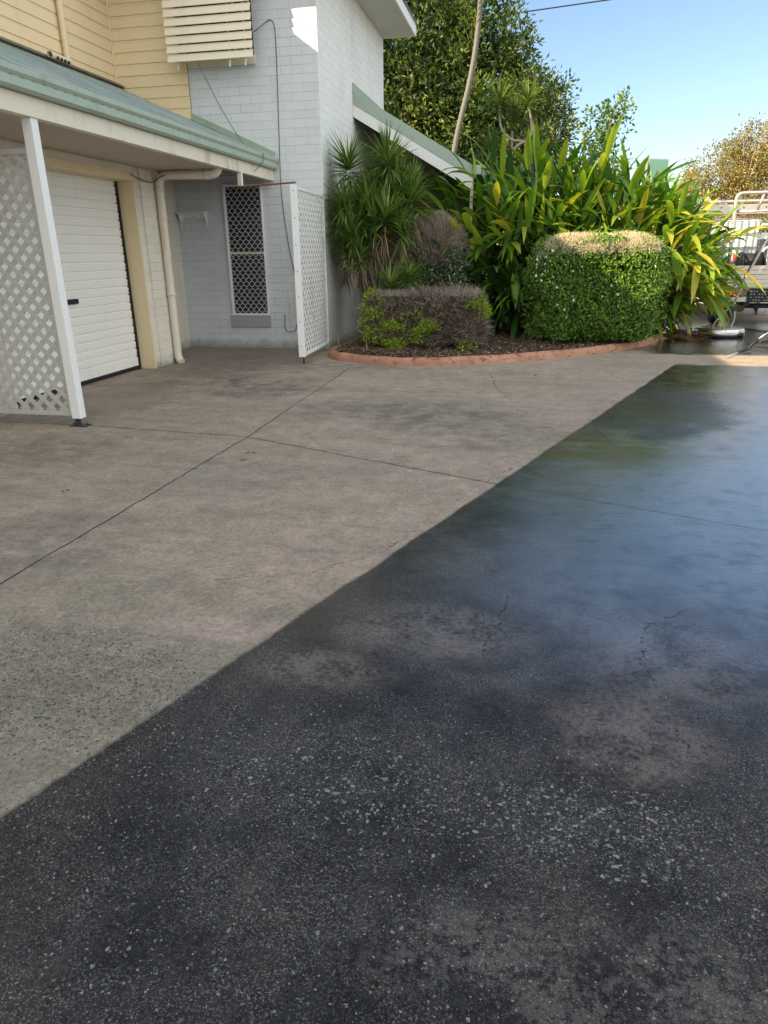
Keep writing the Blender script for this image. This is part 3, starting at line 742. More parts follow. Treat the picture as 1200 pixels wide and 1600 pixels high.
# wall shelf
SH = empty('wall_shelf', (-5.46, YF-.06, 2.1), 'small white shelf with scalloped brackets high on the entry wall', 'shelf')
MB().box(-5.72, -5.20, YF-.125, YF-.004, 2.125, 2.145).build('board', WHITE, SH, .003)
b = MB(); n = 14; lo = []
for i in range(n+1):
    x = -5.69+.46*i/n; t = i/n
    lo.append((x, 2.075-.085*abs(2*t-1)**3 - .012*cos(t*6*pi)))
b.prism([(-5.69, 2.124)]+[(q[0], q[1]) for q in lo]+[(-5.23, 2.124)], 1, YF-.022, YF-.006)
b.build('apron', WHITE, SH)
for x in (-5.68, -5.24):
    MB().prism([(YF-.024, 2.124), (YF-.11, 2.124), (YF-.10, 2.09), (YF-.05, 2.02), (YF-.024, 1.92)], 0, x-.009, x+.009).build('bracket', WHITE, SH, .002)

# cables
def smooth_pts(P, n=8):
    P = [Vector(p) for p in P]; Q = [P[0]*2-P[1]] + P + [P[-1]*2-P[-2]]; out = []
    for i in range(1, len(Q)-2):
        for k in range(n):
            t = k/n; a, b_, c, d = Q[i-1], Q[i], Q[i+1], Q[i+2]
            out.append(.5*((2*b_)+(-a+c)*t+(2*a-5*b_+4*c-d)*t*t+(-a+3*b_-3*c+d)*t**3))
    out.append(P[-1]); return out
CBL = NT('cable_sheath').set(col=(.05, .06, .075), rough=.5)
CBLB = NT('blue_cable_sheath').set(col=(.09, .13, .19), rough=.5)
o = MB().tube(smooth_pts([(-4.25, 11.08, 4.43), (-4.18, 11.2, 4.50), (-4.07, 11.32, 4.62), (-3.97, 11.335, 4.67), (-3.91, 11.335, 4.58), (-3.905, 11.335, 4.2), (-3.93, 11.335, 3.3), (-3.95, 11.335, 2.5), (-3.92, 11.335, 2.0), (-3.86, 11.335, 1.5), (-3.80, 11.335, 1.2)]), .0055, 6).build('cable', CBL)
tag(o, 'black cable looping from the slatted hood and hanging down the block wall', 'cable')
o = MB().tube(smooth_pts([(-4.01, 11.34, .56), (-4.02, 11.335, .38), (-3.99, 11.33, .30), (-3.92, 11.33, .275), (-3.84, 11.335, .31), (-3.82, 11.34, .40)]), .006, 6).build('cable', CBL)
tag(o, 'short dark cable loop low on the wall beside the barred window', 'cable')
o = MB().tube(smooth_pts([(-5.02, 11.05, 4.14), (-4.7, 10.95, 3.57), (-4.38, 10.85, 3.10), (-4.20, 10.75, 2.925), (-4.05, 10.68, 2.885), (-3.955, 10.66, 2.86), (-3.955, 10.62, 2.74), (-4.02, 10.55, 2.66), (-4.10, 10.5, 2.60), (-4.4, 10.4, 2.56), (-4.9, 10.1, 2.55), (-5.2, 9.78, 2.54)]), .0055, 6).build('cable', CBLB)
tag(o, 'blue grey cable running down from the slatted hood over the green gutter', 'cable')
o = MB().tube(smooth_pts([(-5.10, 8.92, 2.47), (-5.11, 9.15, 2.43), (-5.10, 9.45, 2.42), (-4.98, 9.54, 2.50), (-4.7, 9.62, 2.51), (-4.35, 9.66, 2.55)]), .006, 6).build('cable', CBL)
tag(o, 'thin black cable from the top of the roller door along the horizontal downpipe', 'cable')

# ================================================================ GARDEN BED
kp = [(-3.03, 11.45), (-3.10, 11.1), (-3.10, 10.75), (-2.98, 10.35), (-2.66, 10.05), (-2.0, 9.76), (-1.55, 9.76), (-1.12, 9.84), (-.25, 10.28), (.68, 10.95), (1.45, 11.75), (1.98, 12.6), (2.27, 13.35), (2.30, 14.1), (2.2, 15.5)]
KP = smooth_pts([(x, y, 0) for x, y in kp], 6)
kprof = [(-.075, -.02), (-.075, .055), (-.06, .085), (-.025, .105), (.02, .108), (.055, .095), (.075, .06), (.078, -.02)]
b = MB(); V = []; F = []
for i, p in enumerate(KP):
    d = (KP[min(i+1, len(KP)-1)]-KP[max(i-1, 0)]).normalized(); nrm = Vector((d.y, -d.x, 0))
    wob = 1+.05*sin(i*1.7)
    for (u, z) in kprof: V.append(p - nrm*.075 + nrm*u*wob + Vector((0, 0, z*(1+.04*sin(i*.9)))))
m_ = len(kprof)
for i in range(len(KP)-1):
    for k in range(m_-1): F.append((i*m_+k, i*m_+k+1, (i+1)*m_+k+1, (i+1)*m_+k))
F.append(tuple(range(m_))); F.append(tuple(range((len(KP)-1)*m_, len(KP)*m_))[::-1])
b.add(V, F, True)
def kerbmat():
    m = NT('terracotta_kerb')
    c = m.ramp(m.noise(6, 6, .65), [(.3, (.30, .14, .09)), (.55, (.42, .21, .135)), (.75, (.48, .28, .20))])
    ch = m.rng(m.noise(9, 5, .75, v=m.map((1, 1, 1.6))), .56, .60)
    c = m.mix(m.math('MULTIPLY', ch, .85), c, (.10, .075, .06))
    c = m.mix(m.rng(m.noise(60, 3), .58, .7, 0, .5), c, (.18, .09, .06))
    return m.set(col=c, rough=.7, spec=.3, normal=m.bump(m.math('SUBTRACT', m.noise(25, 5), m.math('MULTIPLY', ch, .8)), .5, .008))
tag(b.build('kerb', kerbmat()), kind='structure')
SOILM = NT('dark_soil'); SOILM = SOILM.set(col=SOILM.ramp(SOILM.noise(30, 6, .7), [(.3, (.025, .018, .012)), (.7, (.07, .05, .035))]), rough=.95, normal=SOILM.bump(SOILM.noise(25, 6, .7), 1., .02))
inner = []
for i, p in enumerate(KP):
    d = (KP[min(i+1, len(KP)-1)]-KP[max(i-1, 0)]).normalized(); inner.append(p - Vector((d.y, -d.x, 0))*.12)
cen = Vector((-.4, 13.2, 0)); V = []; F = []
ring = inner + [Vector((1.8, 19.5, 0)), Vector((-3.2, 19.5, 0))]
NR = 10
for j in range(NR+1):
    t = j/NR
    for p in ring:
        q = p*(1-t) + cen*t; V.append((q.x, q.y, .055 + .06*t + .012*sin(q.x*9)*cos(q.y*7)))
n = len(ring)
for j in range(NR):
    for i in range(n): F.append((j*n+i, j*n+(i+1) % n, (j+1)*n+(i+1) % n, (j+1)*n+i))
b = MB(); b.add(V, F, True); tag(b.build('garden_soil', SOILM), kind='structure')
# bark mulch
def in_bed(x, y):
    """point in polygon of the bed"""
    c = np.zeros(len(x), bool); R = [(p.x, p.y) for p in ring]; j = len(R)-1
    for i in range(len(R)):
        xi, yi = R[i]; xj, yj = R[j]
        c ^= ((yi > y) != (yj > y)) & (x < (xj-xi)*(y-yi)/(yj-yi+1e-12)+xi); j = i
    return c
N = 26000
px_ = RNG.uniform(-3.1, 2.3, N); pyy = RNG.uniform(9.7, 13.6, N); k = in_bed(px_, pyy); px_, pyy = px_[k], pyy[k]
pos = np.stack([px_, pyy, RNG.uniform(.065, .115, len(px_))], 1)
dr = RNG.normal(size=pos.shape)*np.array([1, 1, .35])
MUL = twigmat('bark_mulch', [(0, (.035, .022, .015)), (.4, (.10, .062, .04)), (.75, (.17, .11, .075)), (.93, (.26, .20, .14)), (1, (.40, .34, .26))])
mo = small_leaves('bark_mulch', pos, dr, RNG.uniform(.025, .07, len(pos)), RNG.uniform(.01, .022, len(pos)), MUL)
tag(mo, kind='stuff', label='brown bark mulch and dead leaf litter covering the garden bed', cat='mulch')
# long dry strips of leaf litter under the dracaena
N = 500
pos = np.stack([RNG.uniform(-3.0, -1.9, N), RNG.uniform(10.2, 11.9, N), RNG.uniform(.11, .14, N)], 1)
k = in_bed(pos[:, 0], pos[:, 1]); pos = pos[k]
dr = RNG.normal(size=pos.shape)*np.array([1, .5, .1])
DRYL = leafmat('dry_leaf', [(0, (.10, .06, .035)), (.5, (.22, .14, .085)), (1, (.38, .29, .19))], .7, .1)
mo = long_leaves('dry_leaf_litter', pos, dr, RNG.uniform(.15, .35, len(pos)), .012, .1, DRYL, segs=3)
tag(mo, kind='stuff', label='long dry fallen leaves lying on the mulch below the dracaena', cat='leaf litter')

# ================================================================ PLANTS
# --- dracaena clump
DRAC = leafmat('dracaena_leaf', [(0, (.05, .10, .025)), (.5, (.13, .235, .05)), (.85, (.23, .34, .075)), (1, (.36, .38, .11))], .38, .25, tip=(.93, 1.05, (.20, .13, .06)))
BARKG = paint('grey_bark', (.20, .16, .12), .85, .5, (.07, .05, .04), 14, .6)
def rosette(name, c, axis, R, n, parent, mat=DRAC, dry=True, w=.024):
    c = np.array(c, float); ax = unit(np.array(axis, float))
    th = RNG.uniform(0, 2*pi, n); el = np.arcsin(np.clip(RNG.beta(1.7, 1.25, n)*1.45-.45, -1, 1))
    a = unit(np.cross(ax, [.3, 1, .2])); b_ = np.cross(ax, a)
    d = (np.cos(th)*np.cos(el))[:, None]*a + (np.sin(th)*np.cos(el))[:, None]*b_ + np.sin(el)[:, None]*ax
    s = (np.sin(el)*.5+.5)
    p = c + ax*(s[:, None]-.7)*R*.55 + d*.02
    LL = R*RNG.uniform(.75, 1.1, n)
    o = long_leaves(name, p, d, LL, RNG.uniform(.7, 1.15, n)*w, RNG.uniform(.25, .85, n)*(1.25-s), mat, parent, segs=5, fold=.35, shape=.55)
    if dry:
        m2 = int(n*.3); th = RNG.uniform(0, 2*pi, m2)
        d = np.stack([np.cos(th)*.55, np.sin(th)*.55, RNG.uniform(-1.1, -.3, m2)], 1)
        p = c + ax*RNG.uniform(-.75, -.3, m2)[:, None]*R + d*.03
        long_leaves('dead_leaves', p, d, R*RNG.uniform(.5, .95, m2), .014, 1.2, DRYL, parent, segs=4, shape=.6)
    return o
D = empty('dracaena', (-2.5, 11.9, .1), 'tall multi-stemmed dracaena with spiky dark green rosettes against the white side wall', 'plant')
heads = [  # x, y, z, radius, n
 (-2.96, 11.75, 2.72, .50, 120), (-2.35, 11.85, 2.78, .52, 125), (-2.80, 12.1, 2.25, .48, 110), (-3.02, 11.6, 1.95, .46, 120),
 (-2.62, 11.65, 2.18, .50, 120), (-2.25, 11.75, 2.15, .50, 120), (-1.98, 11.9, 2.22, .46, 110), (-2.05, 12.3, 2.45, .42, 90), (-2.85, 11.45, 1.72, .48, 125), (-2.50, 11.5, 1.85, .46, 115),
 (-3.05, 11.75, 1.50, .42, 110), (-2.60, 12.1, 1.70, .46, 100), (-2.72, 11.4, 1.42, .40, 90), (-2.35, 12.0, 1.68, .42, 90), (-2.20, 11.2, .98, .36, 80), (-1.92, 11.3, 1.08, .36, 80), (-2.10, 11.55, 1.78, .40, 95), (-2.75, 11.6, 1.98, .45, 90), (-2.55, 11.9, 2.42, .45, 90), (-2.3, 11.4, 1.98, .42, 90), (-3.0, 11.5, 2.2, .4, 80), (-2.15, 11.9, 2.5, .42, 90)]
bases = [(-2.80, 11.85), (-2.72, 11.75), (-2.60, 11.9), (-2.5, 11.8), (-2.42, 12.0), (-2.66, 11.95), (-2.35, 11.7)]
for i, (x, y, z, R, n) in enumerate(heads):
    bx, by = bases[i % len(bases)]
    q = [(bx+random.uniform(-.03, .03), by+random.uniform(-.03, .03), .05), (bx+(x-bx)*.15+random.uniform(-.05, .05), by+(y-by)*.2, z*.35), (bx+(x-bx)*.6+random.uniform(-.07, .07), by+(y-by)*.6, z*.68), (x-.01, y, z-R*.25)]
    P = smooth_pts(q, 5); r0 = .034 if z > 1.6 else .024
    MB().tube(P, [r0-.014*k/len(P) for k in range(len(P))], 7).build('stem', BARKG, D)
    rosette('leaf_rosette', (x, y, z), (random.uniform(-.25, .25), random.uniform(-.3, .1), 1), R*1.1, int(n*1.55), D, dry=(z < 2.4), w=.031)

# --- helpers for clipped shrubs
def rbox_points(n, c, h, r, top=True, bottom=False, rng=RNG):
    """points and normals on a rounded box with half sizes h"""
    c = np.array(c, float); h = np.array(h, float)
    A = np.array([h[1]*h[2], h[1]*h[2], h[0]*h[2], h[0]*h[2], h[0]*h[1] if top else 0, h[0]*h[1] if bottom else 0]); f = rng.choice(6, n, p=A/A.sum())
    p = rng.uniform(-1, 1, (n, 3))*h
    for k in range(6):
        ax = k//2; sg = 1 if k % 2 == 0 else -1; p[f == k, ax] = sg*h[ax]
    inner = np.clip(p, -(h-r), h-r); d = p-inner; nn = unit(d); q = inner + nn*r
    return c+q, nn
def lump(p, s, a):
    return a*(np.sin(p[:, 0]*s+1.3)*np.cos(p[:, 1]*s*1.1+.4)+np.sin(p[:, 2]*s*1.3+2.)*np.cos(p[:, 0]*s*.7))

# --- low half-dead hedge
LIME = leafmat('lime_leaf', [(0, (.16, .26, .015)), (.5, (.27, .40, .02)), (1, (.42, .52, .04))], .5, .35)
TWB = twigmat('brown_twig', [(0, (.04, .028, .02)), (.5, (.18, .135, .105)), (1, (.50, .41, .34))])
TWP = twigmat('bleached_twig', [(0, (.34, .26, .18)), (.5, (.64, .52, .38)), (1, (.80, .70, .54))])
TWG = twigmat('grey_twig', [(0, (.18, .14, .11)), (.5, (.38, .31, .25)), (1, (.58, .50, .41))])
LH = empty('low_hedge', (-1.6, 11.3, .08), 'low clipped hedge, mostly bare brown twigs with lime green patches at both ends', 'hedge')
c = (-1.62, 11.2, .51); h = (.90, .42, .40)
N = 19000
p, nn = rbox_points(N, c, h, .2); p = p + nn*((lump(p, 6, .04)+lump(p, 15, .02))[:, None] - RNG.uniform(0, .12, (N, 1)))
dd = unit(nn*.6 + RNG.normal(size=(N, 3))*.8 + np.array([0, 0, .35]))
sticks('twigs', p-dd*.02, p+dd*RNG.uniform(.05, .16, (N, 1)), .0034, TWB, LH)
# upright fringe of dead shoots on top
N = 6000
q = np.stack([RNG.uniform(c[0]-.80, c[0]+.80, N), RNG.uniform(c[1]-.38, c[1]+.38, N), np.full(N, c[2]+h[2]-.04)], 1)
dd = unit(RNG.normal(size=(N, 3))*.4+np.array([0, 0, 1.]))
sticks('top_shoots', q, q+dd*RNG.uniform(.03, .12, (N, 1)), .0016, twigmat('violet_grey_twig', [(0, (.17, .135, .115)), (.5, (.36, .30, .265)), (1, (.54, .47, .42))]), LH)
core = MB()
for k in range(260):
    a = Vector((c[0]+random.uniform(-.25, .25), c[1]+random.uniform(-.12, .12), .08)); t = Vector((c[0]+random.uniform(-.8, .8), c[1]+random.uniform(-.36, .36), c[2]+random.uniform(-.1, .36)))
    core.tube([a, a.lerp(t, .5)+Vector((0, 0, -.06)), t], [.009, .006, .003], 5, False)
core.build('branches', BARKG, LH)
pc = rbox_points(14000, c, (h[0]-.13, h[1]-.10, h[2]-.08), .12, bottom=True)
dd = RNG.normal(size=pc[0].shape); sticks('inner_twigs', pc[0], pc[0]+unit(dd)*.10, .004, TWB, LH)
blobs = [((-2.42, 10.95, .62), (.22, .34, .36), 3000), ((-2.36, 10.90, .33), (.26, .30, .22), 2300), ((-2.10, 10.78, .36), (.22, .16, .20), 900), ((-1.55, 10.75, .42), (.17, .12, .16), 650), ((-1.70, 10.76, .30), (.15, .10, .12), 300),
         ((-.82, 10.98, .70), (.20, .30, .22), 2000), ((-2.02, 10.72, .17), (.17, .12, .10), 650), ((-1.62, 10.77, .66), (.08, .05, .05), 90), ((-1.30, 10.78, .66), (.05, .04, .03), 35), ((-2.5, 11.3, .5), (.15, .3, .35), 1200), ((-1.85, 10.76, .50), (.3, .08, .14), 260), ((-.95, 10.8, .16), (.2, .12, .08), 150)]
P_, D_ = [], []
for (bc, br, n) in blobs:
    u = unit(RNG.normal(size=(n, 3)))*(RNG.random((n, 1))**.35); q = np.array(bc)+u*np.array(br)
    q = q+RNG.normal(size=(n, 3))*.02; kk = (lump(q, 15, 1.)+lump(q[:, [1, 2, 0]], 27, .6) > -.45+1.3*np.linalg.norm(u, axis=1)**3*.6); q, u = q[kk], u[kk]; n = len(q)
    P_.append(q); D_.append(unit(u+RNG.normal(size=(n, 3))*.6+np.array([0, -.2, .4])))
P_, D_ = np.concatenate(P_), np.concatenate(D_)
small_leaves('lime_leaves', P_, D_, RNG.uniform(.028, .055, len(P_)), RNG.uniform(.016, .027, len(P_)), LIME, LH)

# --- round shrub: twiggy top, leafy skirt
RS = empty('round_shrub', (-1.68, 12.8, .1), 'rounded grey shrub with a bare twiggy top and pale speckled leaves below', 'shrub')
c = np.array([-1.68, 12.75, 1.40])
VARG = leafmat('speckled_leaf', [(0, (.04, .08, .03)), (.5, (.10, .17, .07)), (.75, (.25, .30, .18)), (1, (.72, .73, .62))], .45, .2)
core = MB()
for k in range(420):
    th = random.uniform(0, 2*pi); el = random.uniform(-.1, 1.3)
    t = Vector(c)+Vector((cos(th)*cos(el)*.47, sin(th)*cos(el)*.44, sin(el)*.66)); a = Vector((c[0]+random.uniform(-.08, .08), c[1]+random.uniform(-.08, .08), 1.0+random.uniform(-.4, .2)))
    md = a.lerp(t, .55)+Vector((random.uniform(-.08, .08), random.uniform(-.08, .08), -.10))
    core.tube([a, md, t], [.011, .006, .0025], 5, False)
core.build('branches', TWG, RS)
core = MB()
for k in range(8): core.tube([(c[0]+random.uniform(-.1, .1), c[1]+random.uniform(-.1, .1), .05), (c[0]+random.uniform(-.15, .15), c[1], .6), (c[0]+random.uniform(-.2, .2), c[1], 1.1)], [.03, .024, .015], 7, False)
core.build('stem', BARKG, RS)
N = 11000; u = unit(RNG.normal(size=(N, 3))); u = u[u[:, 2] > -.15]; N = len(u)
p = c+u*np.array([.50, .47, .70])*(RNG.uniform(.75, 1.02, (N, 1)))
dd = unit(u+RNG.normal(size=(N, 3))*.45+np.array([0, 0, .5])); sticks('twigs', p-dd*.05, p+dd*RNG.uniform(.04, .13, (N, 1)), .0032, TWG, RS)
N = 17000; p, nn = rbox_points(N, (c[0], c[1], .85), (.52, .50, .78), .3); k = p[:, 2] < 1.5 + .2*np.sin(p[:, 0]*9); p = p[k]; nn = nn[k]
p = p-nn*RNG.uniform(0, .3, (len(p), 1)); dd = unit(nn+RNG.normal(size=p.shape)*.7)
small_leaves('leaves', p, dd, RNG.uniform(.04, .075, len(p)), RNG.uniform(.02, .035, len(p)), VARG, RS)
N = 1200; u = unit(RNG.normal(size=(N, 3))); u = u[(u[:, 2] > -.2)]; p = c+u*np.array([.50, .47, .68]); p = p[(p[:, 0] > c[0]+.28) | (RNG.random(len(p)) < .18)]
small_leaves('sparse_leaves', p, RNG.normal(size=p.shape)+np.array([0, 0, .5]), .05, .025, leafmat('shrub_leaf', [(0, (.06, .12, .03)), (1, (.14, .22, .06))], .5, .3), RS)

# --- big clipped hedge with white flowers
BH = empty('clipped_hedge', (.95, 12.3, .08), 'large boxy green hedge with small white flowers and a sun-bleached twiggy top', 'hedge')
HC = (.96, 12.35, .86); HH = (1.03, .80, .80)
HG = leafmat('hedge_leaf', [(0, (.022, .070, .020)), (.35, (.055, .155, .028)), (.68, (.15, .32, .04)), (1, (.38, .52, .06))], .42, .42, tcol=(1.5, 1.4, .35))
N = 52000
p, nn = rbox_points(N, HC, HH, .40); lp = lump(p, 4, .05)+lump(p, 9, .035)+lump(p, 21, .018); p = p + nn*(lp[:, None] - RNG.uniform(0, 1, (N, 1))**2*.22)
p[:, 0] = HC[0]+(p[:, 0]-HC[0])*(.90+.10*np.clip(p[:, 2]/1.0, 0, 1)); p[:, 1] = HC[1]+(p[:, 1]-HC[1])*(.94+.06*np.clip(p[:, 2], 0, 1)); p[:, 2] += .07*(1-((p[:, 0]-HC[0])/1.0)**2)*(p[:, 2] > 1.2)
keep = ~((nn[:, 2] > .85) & (RNG.random(N) < .9) & (p[:, 1] > 11.3)); p, nn = p[keep], nn[keep]
dd = RNG.normal(size=p.shape) + np.array([0, 0, .5]); dd = unit(unit(dd-nn*np.sum(dd*nn, 1, keepdims=True)) + nn*.3)
small_leaves('leaves', p, dd, RNG.uniform(.032, .06, len(p)), RNG.uniform(.017, .028, len(p)), HG, BH, upv=nn*.7+np.array([-.35, -.15, .5]))
pc = rbox_points(20000, HC, (HH[0]-.18, HH[1]-.18, HH[2]-.12), .15, bottom=True)
dd = RNG.normal(size=pc[0].shape); small_leaves('inner_leaves', pc[0], dd, .08, .05, HG, BH)
core = MB()
for k in range(220):
    a = Vector((HC[0]+random.uniform(-.5, .5), HC[1]+random.uniform(-.3, .3), .08)); t = Vector((HC[0]+random.uniform(-.85, .85), HC[1]+random.uniform(-.65, .65), HC[2]+random.uniform(-.4, .72)))
    core.tube([a, a.lerp(t, .5)+Vector((0, 0, -.05)), t], [.014, .010, .004], 5, False)
core.build('branches', BARKG, BH)
N = 20000
q = np.stack([RNG.uniform(HC[0]-.92, HC[0]+.92, N), RNG.uniform(HC[1]-.68, HC[1]+.74, N), np.zeros(N)], 1)
q[:, 2] = HC[2]+HH[2]-.05 + lump(q, 5, .025) + .07*(1-(q[:, 0]-HC[0])**2) - .20*np.clip((np.abs(q[:, 0]-HC[0])-.55)/.37, 0, 1)**2 - .10*np.clip((HC[1]-.45-q[:, 1])/.22, 0, 1)**2
dd = unit(RNG.normal(size=(N, 3))*.55+np.array([0, 0, 1.]))
sticks('bare_top_twigs', q-dd*.03, q+dd*RNG.uniform(.03, .10, (N, 1)), .0028, TWP, BH)
n2 = 900; q2, nn2 = rbox_points(n2, HC, HH, .40); dd = unit(nn2*.7+RNG.normal(size=(n2, 3))*.35+np.array([0, 0, .5])); rr_ = RNG.uniform(.05, .14, (n2, 1))
sticks('stray_shoots', q2-nn2*.05, q2+dd*rr_, .0022, twigmat('shoot_green', [(0, (.12, .16, .04)), (1, (.25, .28, .08))]), BH)
for f_ in (.35, .55, .75, .95): small_leaves('shoot_leaves', q2+dd*rr_*f_, dd+RNG.normal(size=(n2, 3))*.7, RNG.uniform(.03, .05, n2), .022, HG, BH)
N = 900; q = np.stack([RNG.uniform(HC[0]-.8, HC[0]+.85, N), RNG.uniform(HC[1]-.82, HC[1]-.70, N), RNG.uniform(HC[2]+.58, HC[2]+.72, N)], 1)
dd = unit(RNG.normal(size=(N, 3))*.6+np.array([0, -.3, .6])); sticks('bare_edge_twigs', q, q+dd*.08, .002, TWP, BH)
FLW = NT('white_petal').set(col=(.75, .76, .70), rough=.6)
fm = bpy.data.meshes.new('flower'); fv = []; ff = []
for k in range(5):
    a = 2*pi*k/5; b0 = len(fv)
    fv += [(0, 0, 0), (.012*cos(a-.5), .012*sin(a-.5), .004), (.024*cos(a), .024*sin(a), .002), (.012*cos(a+.5), .012*sin(a+.5), .004)]; ff.append((b0, b0+1, b0+2, b0+3))
fm.from_pydata(fv, [], ff); fm.materials.append(FLW)
for k in range(46):
    fx = random.choice([random.gauss(.25, .22), random.uniform(0, 1.8)]); fz = random.choice([random.gauss(1.2, .16), random.uniform(.5, 1.4)])
    fx = min(max(fx, .02), 1.85); fz = min(fz, 1.5)
    o = bpy.data.objects.new('flower', fm); scn.collection.objects.link(o); o.parent = BH; o.matrix_parent_inverse = Matrix.Translation(-BH.location)
    o.location = (fx, HC[1]-HH[1]-.05, fz); o.rotation_euler = (radians(random.uniform(50, 120)), random.uniform(-.5, .5), random.uniform(0, 3)); s_ = random.uniform(.6, 1.2); o.scale = (s_, s_, s_)

# --- shell ginger
GG = empty('shell_ginger', (1.1, 14.5, .1), 'huge arching clump of broad strappy green and yellow leaves behind the clipped hedge', 'plant')
GING = leafmat('ginger_leaf', [(0, (.022, .065, .015)), (.38, (.045, .125, .02)), (.64, (.12, .255, .03)), (.88, (.32, .42, .04)), (1, (.50, .45, .06))], .36, .38, tip=(.86, 1.1, (.30, .19, .08)), tcol=(1.2, 1.25, .4))
CANE = paint('green_cane', (.10, .16, .04), .5, .3)
lp_, ld_, lt_, lL_, lw_, lS_ = [], [], [], [], [], []; cane = MB(); dp_, dd_ = [], []
def ginger_cane(bx, by, az, lean, L, sag, n=12, start=.3, tb=0., wl=1.):
    hd = np.array([cos(az), sin(az), 0.]); q = np.array([bx, by, .08]); d = unit(hd*sin(lean)+np.array([0, 0, cos(lean)])); P = [q.copy()]; K = 14
    sd_ = np.array([-hd[1], hd[0], 0]); rollv = random.uniform(-1.2, 1.2)
    for k in range(K):
        d = unit(d + (hd*.35*sag + np.array([0, 0, -1.])*sag)*(k/K)*.28); q = q+d*L/K; q[2] = max(q[2], .12); P.append(q.copy())
        t = (k+1)/K
        if t > start:
            for rep in range(1 if t < .9 else 2):
                sg = 1 if (k+rep) % 2 else -1
                pl = unit(sd_*cos(rollv)+np.cross(d, sd_)*sin(rollv))
                ld = unit(d*.75+pl*sg*.75*random.uniform(.6, 1.3)+np.array([0, 0, .12])+RNG.normal(size=3)*.12)
                if t > .98 and rep: ld = unit(d+np.array([0, 0, .2]))
                if -.15 < q[0] < 2.05 and q[1] < 13.25 and q[2] < 2.3: continue
                if q[2] > 2.92-.62*max(0, q[0]-1.0) or q[1] < 12.75: continue
                if q[0] > 3.05 or (q[2] < .75 and q[0] > 2.45) or (q[2] < .45 and q[0] > 2.2): continue
                ld[2] += .30*(q[2] > 1.5); ld = unit(ld); lS_.append(random.uniform(.5, 1.25) if q[2] > 1.6 else 1.)
                lp_.append(q+RNG.normal(size=3)*.01); ld_.append(ld); lt_.append(min(1, max(0, random.gauss(.40+tb, .2)+(.12 if t > .85 else 0)+(.17 if (q[1] < 14.1 and q[2] > 1.3) or q[0] > 2.1 else 0)))); lL_.append(random.uniform(.58, .95)*(1 if t > .5 else .85)); lw_.append(random.uniform(.085, .135)*wl)  # front, high and right leaves tinted yellower: outer yellowing plus sunlight put into the colour
    P = [p for p in P if (p[2] < 2.7-.62*max(0, p[0]-1.0) and p[0] < 2.7 and p[1] > 12.8)]
    if len(P) > 3: cane.tube([tuple(p) for p in P], [.012-.008*i/len(P) for i in range(len(P))], 5, False)
for k in range(200):
    az = random.uniform(0, 2*pi); rr = random.random()**.5
    bx = 1.05+cos(az)*1.25*rr; by = 14.6+sin(az)*.9*rr
    lean = .08+.42*rr+random.uniform(-.06, .12)
    ginger_cane(bx, by, az+random.uniform(-.4, .4), lean, random.uniform(2.9, 4.15)*(1-.12*rr), random.uniform(.5, 1.2), tb=(.16 if bx > 1.2 and sin(az) < .3 else 0))
for k in range(46):   # outer canes leaning to the camera side, left and right
    az = random.uniform(-1.2, 0.3); ginger_cane(1.9+random.uniform(-.4, .3), 14.0+random.uniform(-.5, .6), az, random.uniform(.5, 1.0), random.uniform(1.5, 2.3), random.uniform(.8, 1.7), start=.25, tb=.22)
for k in range(95):   # arching out to the right
    ginger_cane(random.uniform(1.5, 2.3), random.uniform(13.5, 14.6), random.uniform(-.7, .35), random.uniform(.55, 1.05), random.uniform(1.3, 2.1), random.uniform(.6, 1.3), start=.3, tb=.30)
for k in range(42):
    az = random.uniform(pi*.95, pi*1.6); ginger_cane(-.15+random.uniform(-.35, .4), 13.4+random.uniform(-.3, .6), az, random.uniform(.3, .8), random.uniform(1.2, 2.4), random.uniform(.7, 1.7), start=.25)
for k in range(30):   # in the gap behind and above the hedge
    az = random.uniform(-2.6, -.5); ginger_cane(.9+random.uniform(-.8, .9), 13.7+random.uniform(-.1, .5), az, random.uniform(.15, .5), random.uniform(2.0, 2.9), random.uniform(.5, 1.2), start=.4, tb=.15)
for k in range(95):   # dense upright heart of the clump
    ginger_cane(random.uniform(-.6, 2.5), random.uniform(13.7, 15.6), random.uniform(0, 6.28), random.uniform(.03, .3), random.uniform(2.2, 3.3), random.uniform(.3, .9), start=.22)
lp_, ld_ = np.array(lp_), np.array(ld_)
long_leaves('leaves', lp_, ld_, np.array(lL_), np.array(lw_), RNG.uniform(.35, 1.15, len(lp_))*np.array(lS_), GING, GG, segs=6, tint=np.array(lt_), fold=.28, tw=.35)
cane.build('canes', CANE, GG)

n = 260; q = np.stack([RNG.uniform(-.4, 2.7, n), RNG.uniform(13.0, 14.6, n), RNG.uniform(.3, 1.7, n)], 1); d = RNG.normal(size=(n, 3))*.5+np.array([0, 0, -.8])
long_leaves('dead_leaves', q, d, RNG.uniform(.3, .5, n), .05, .8, DRYL, GG, segs=4, tw=.6)
n = 90; th = RNG.uniform(0, 2*pi, n); q = np.array([1.38, 13.55, 2.05])+np.stack([RNG.normal(0, .05, n), RNG.normal(0, .05, n), RNG.uniform(-.25, .15, n)], 1)
small_leaves('seed_head', q, RNG.normal(size=(n, 3))+np.array([0, 0, -.5]), .06, .03, leafmat('seed_red', [(0, (.30, .10, .04)), (1, (.48, .22, .10))], .5, .2), GG)

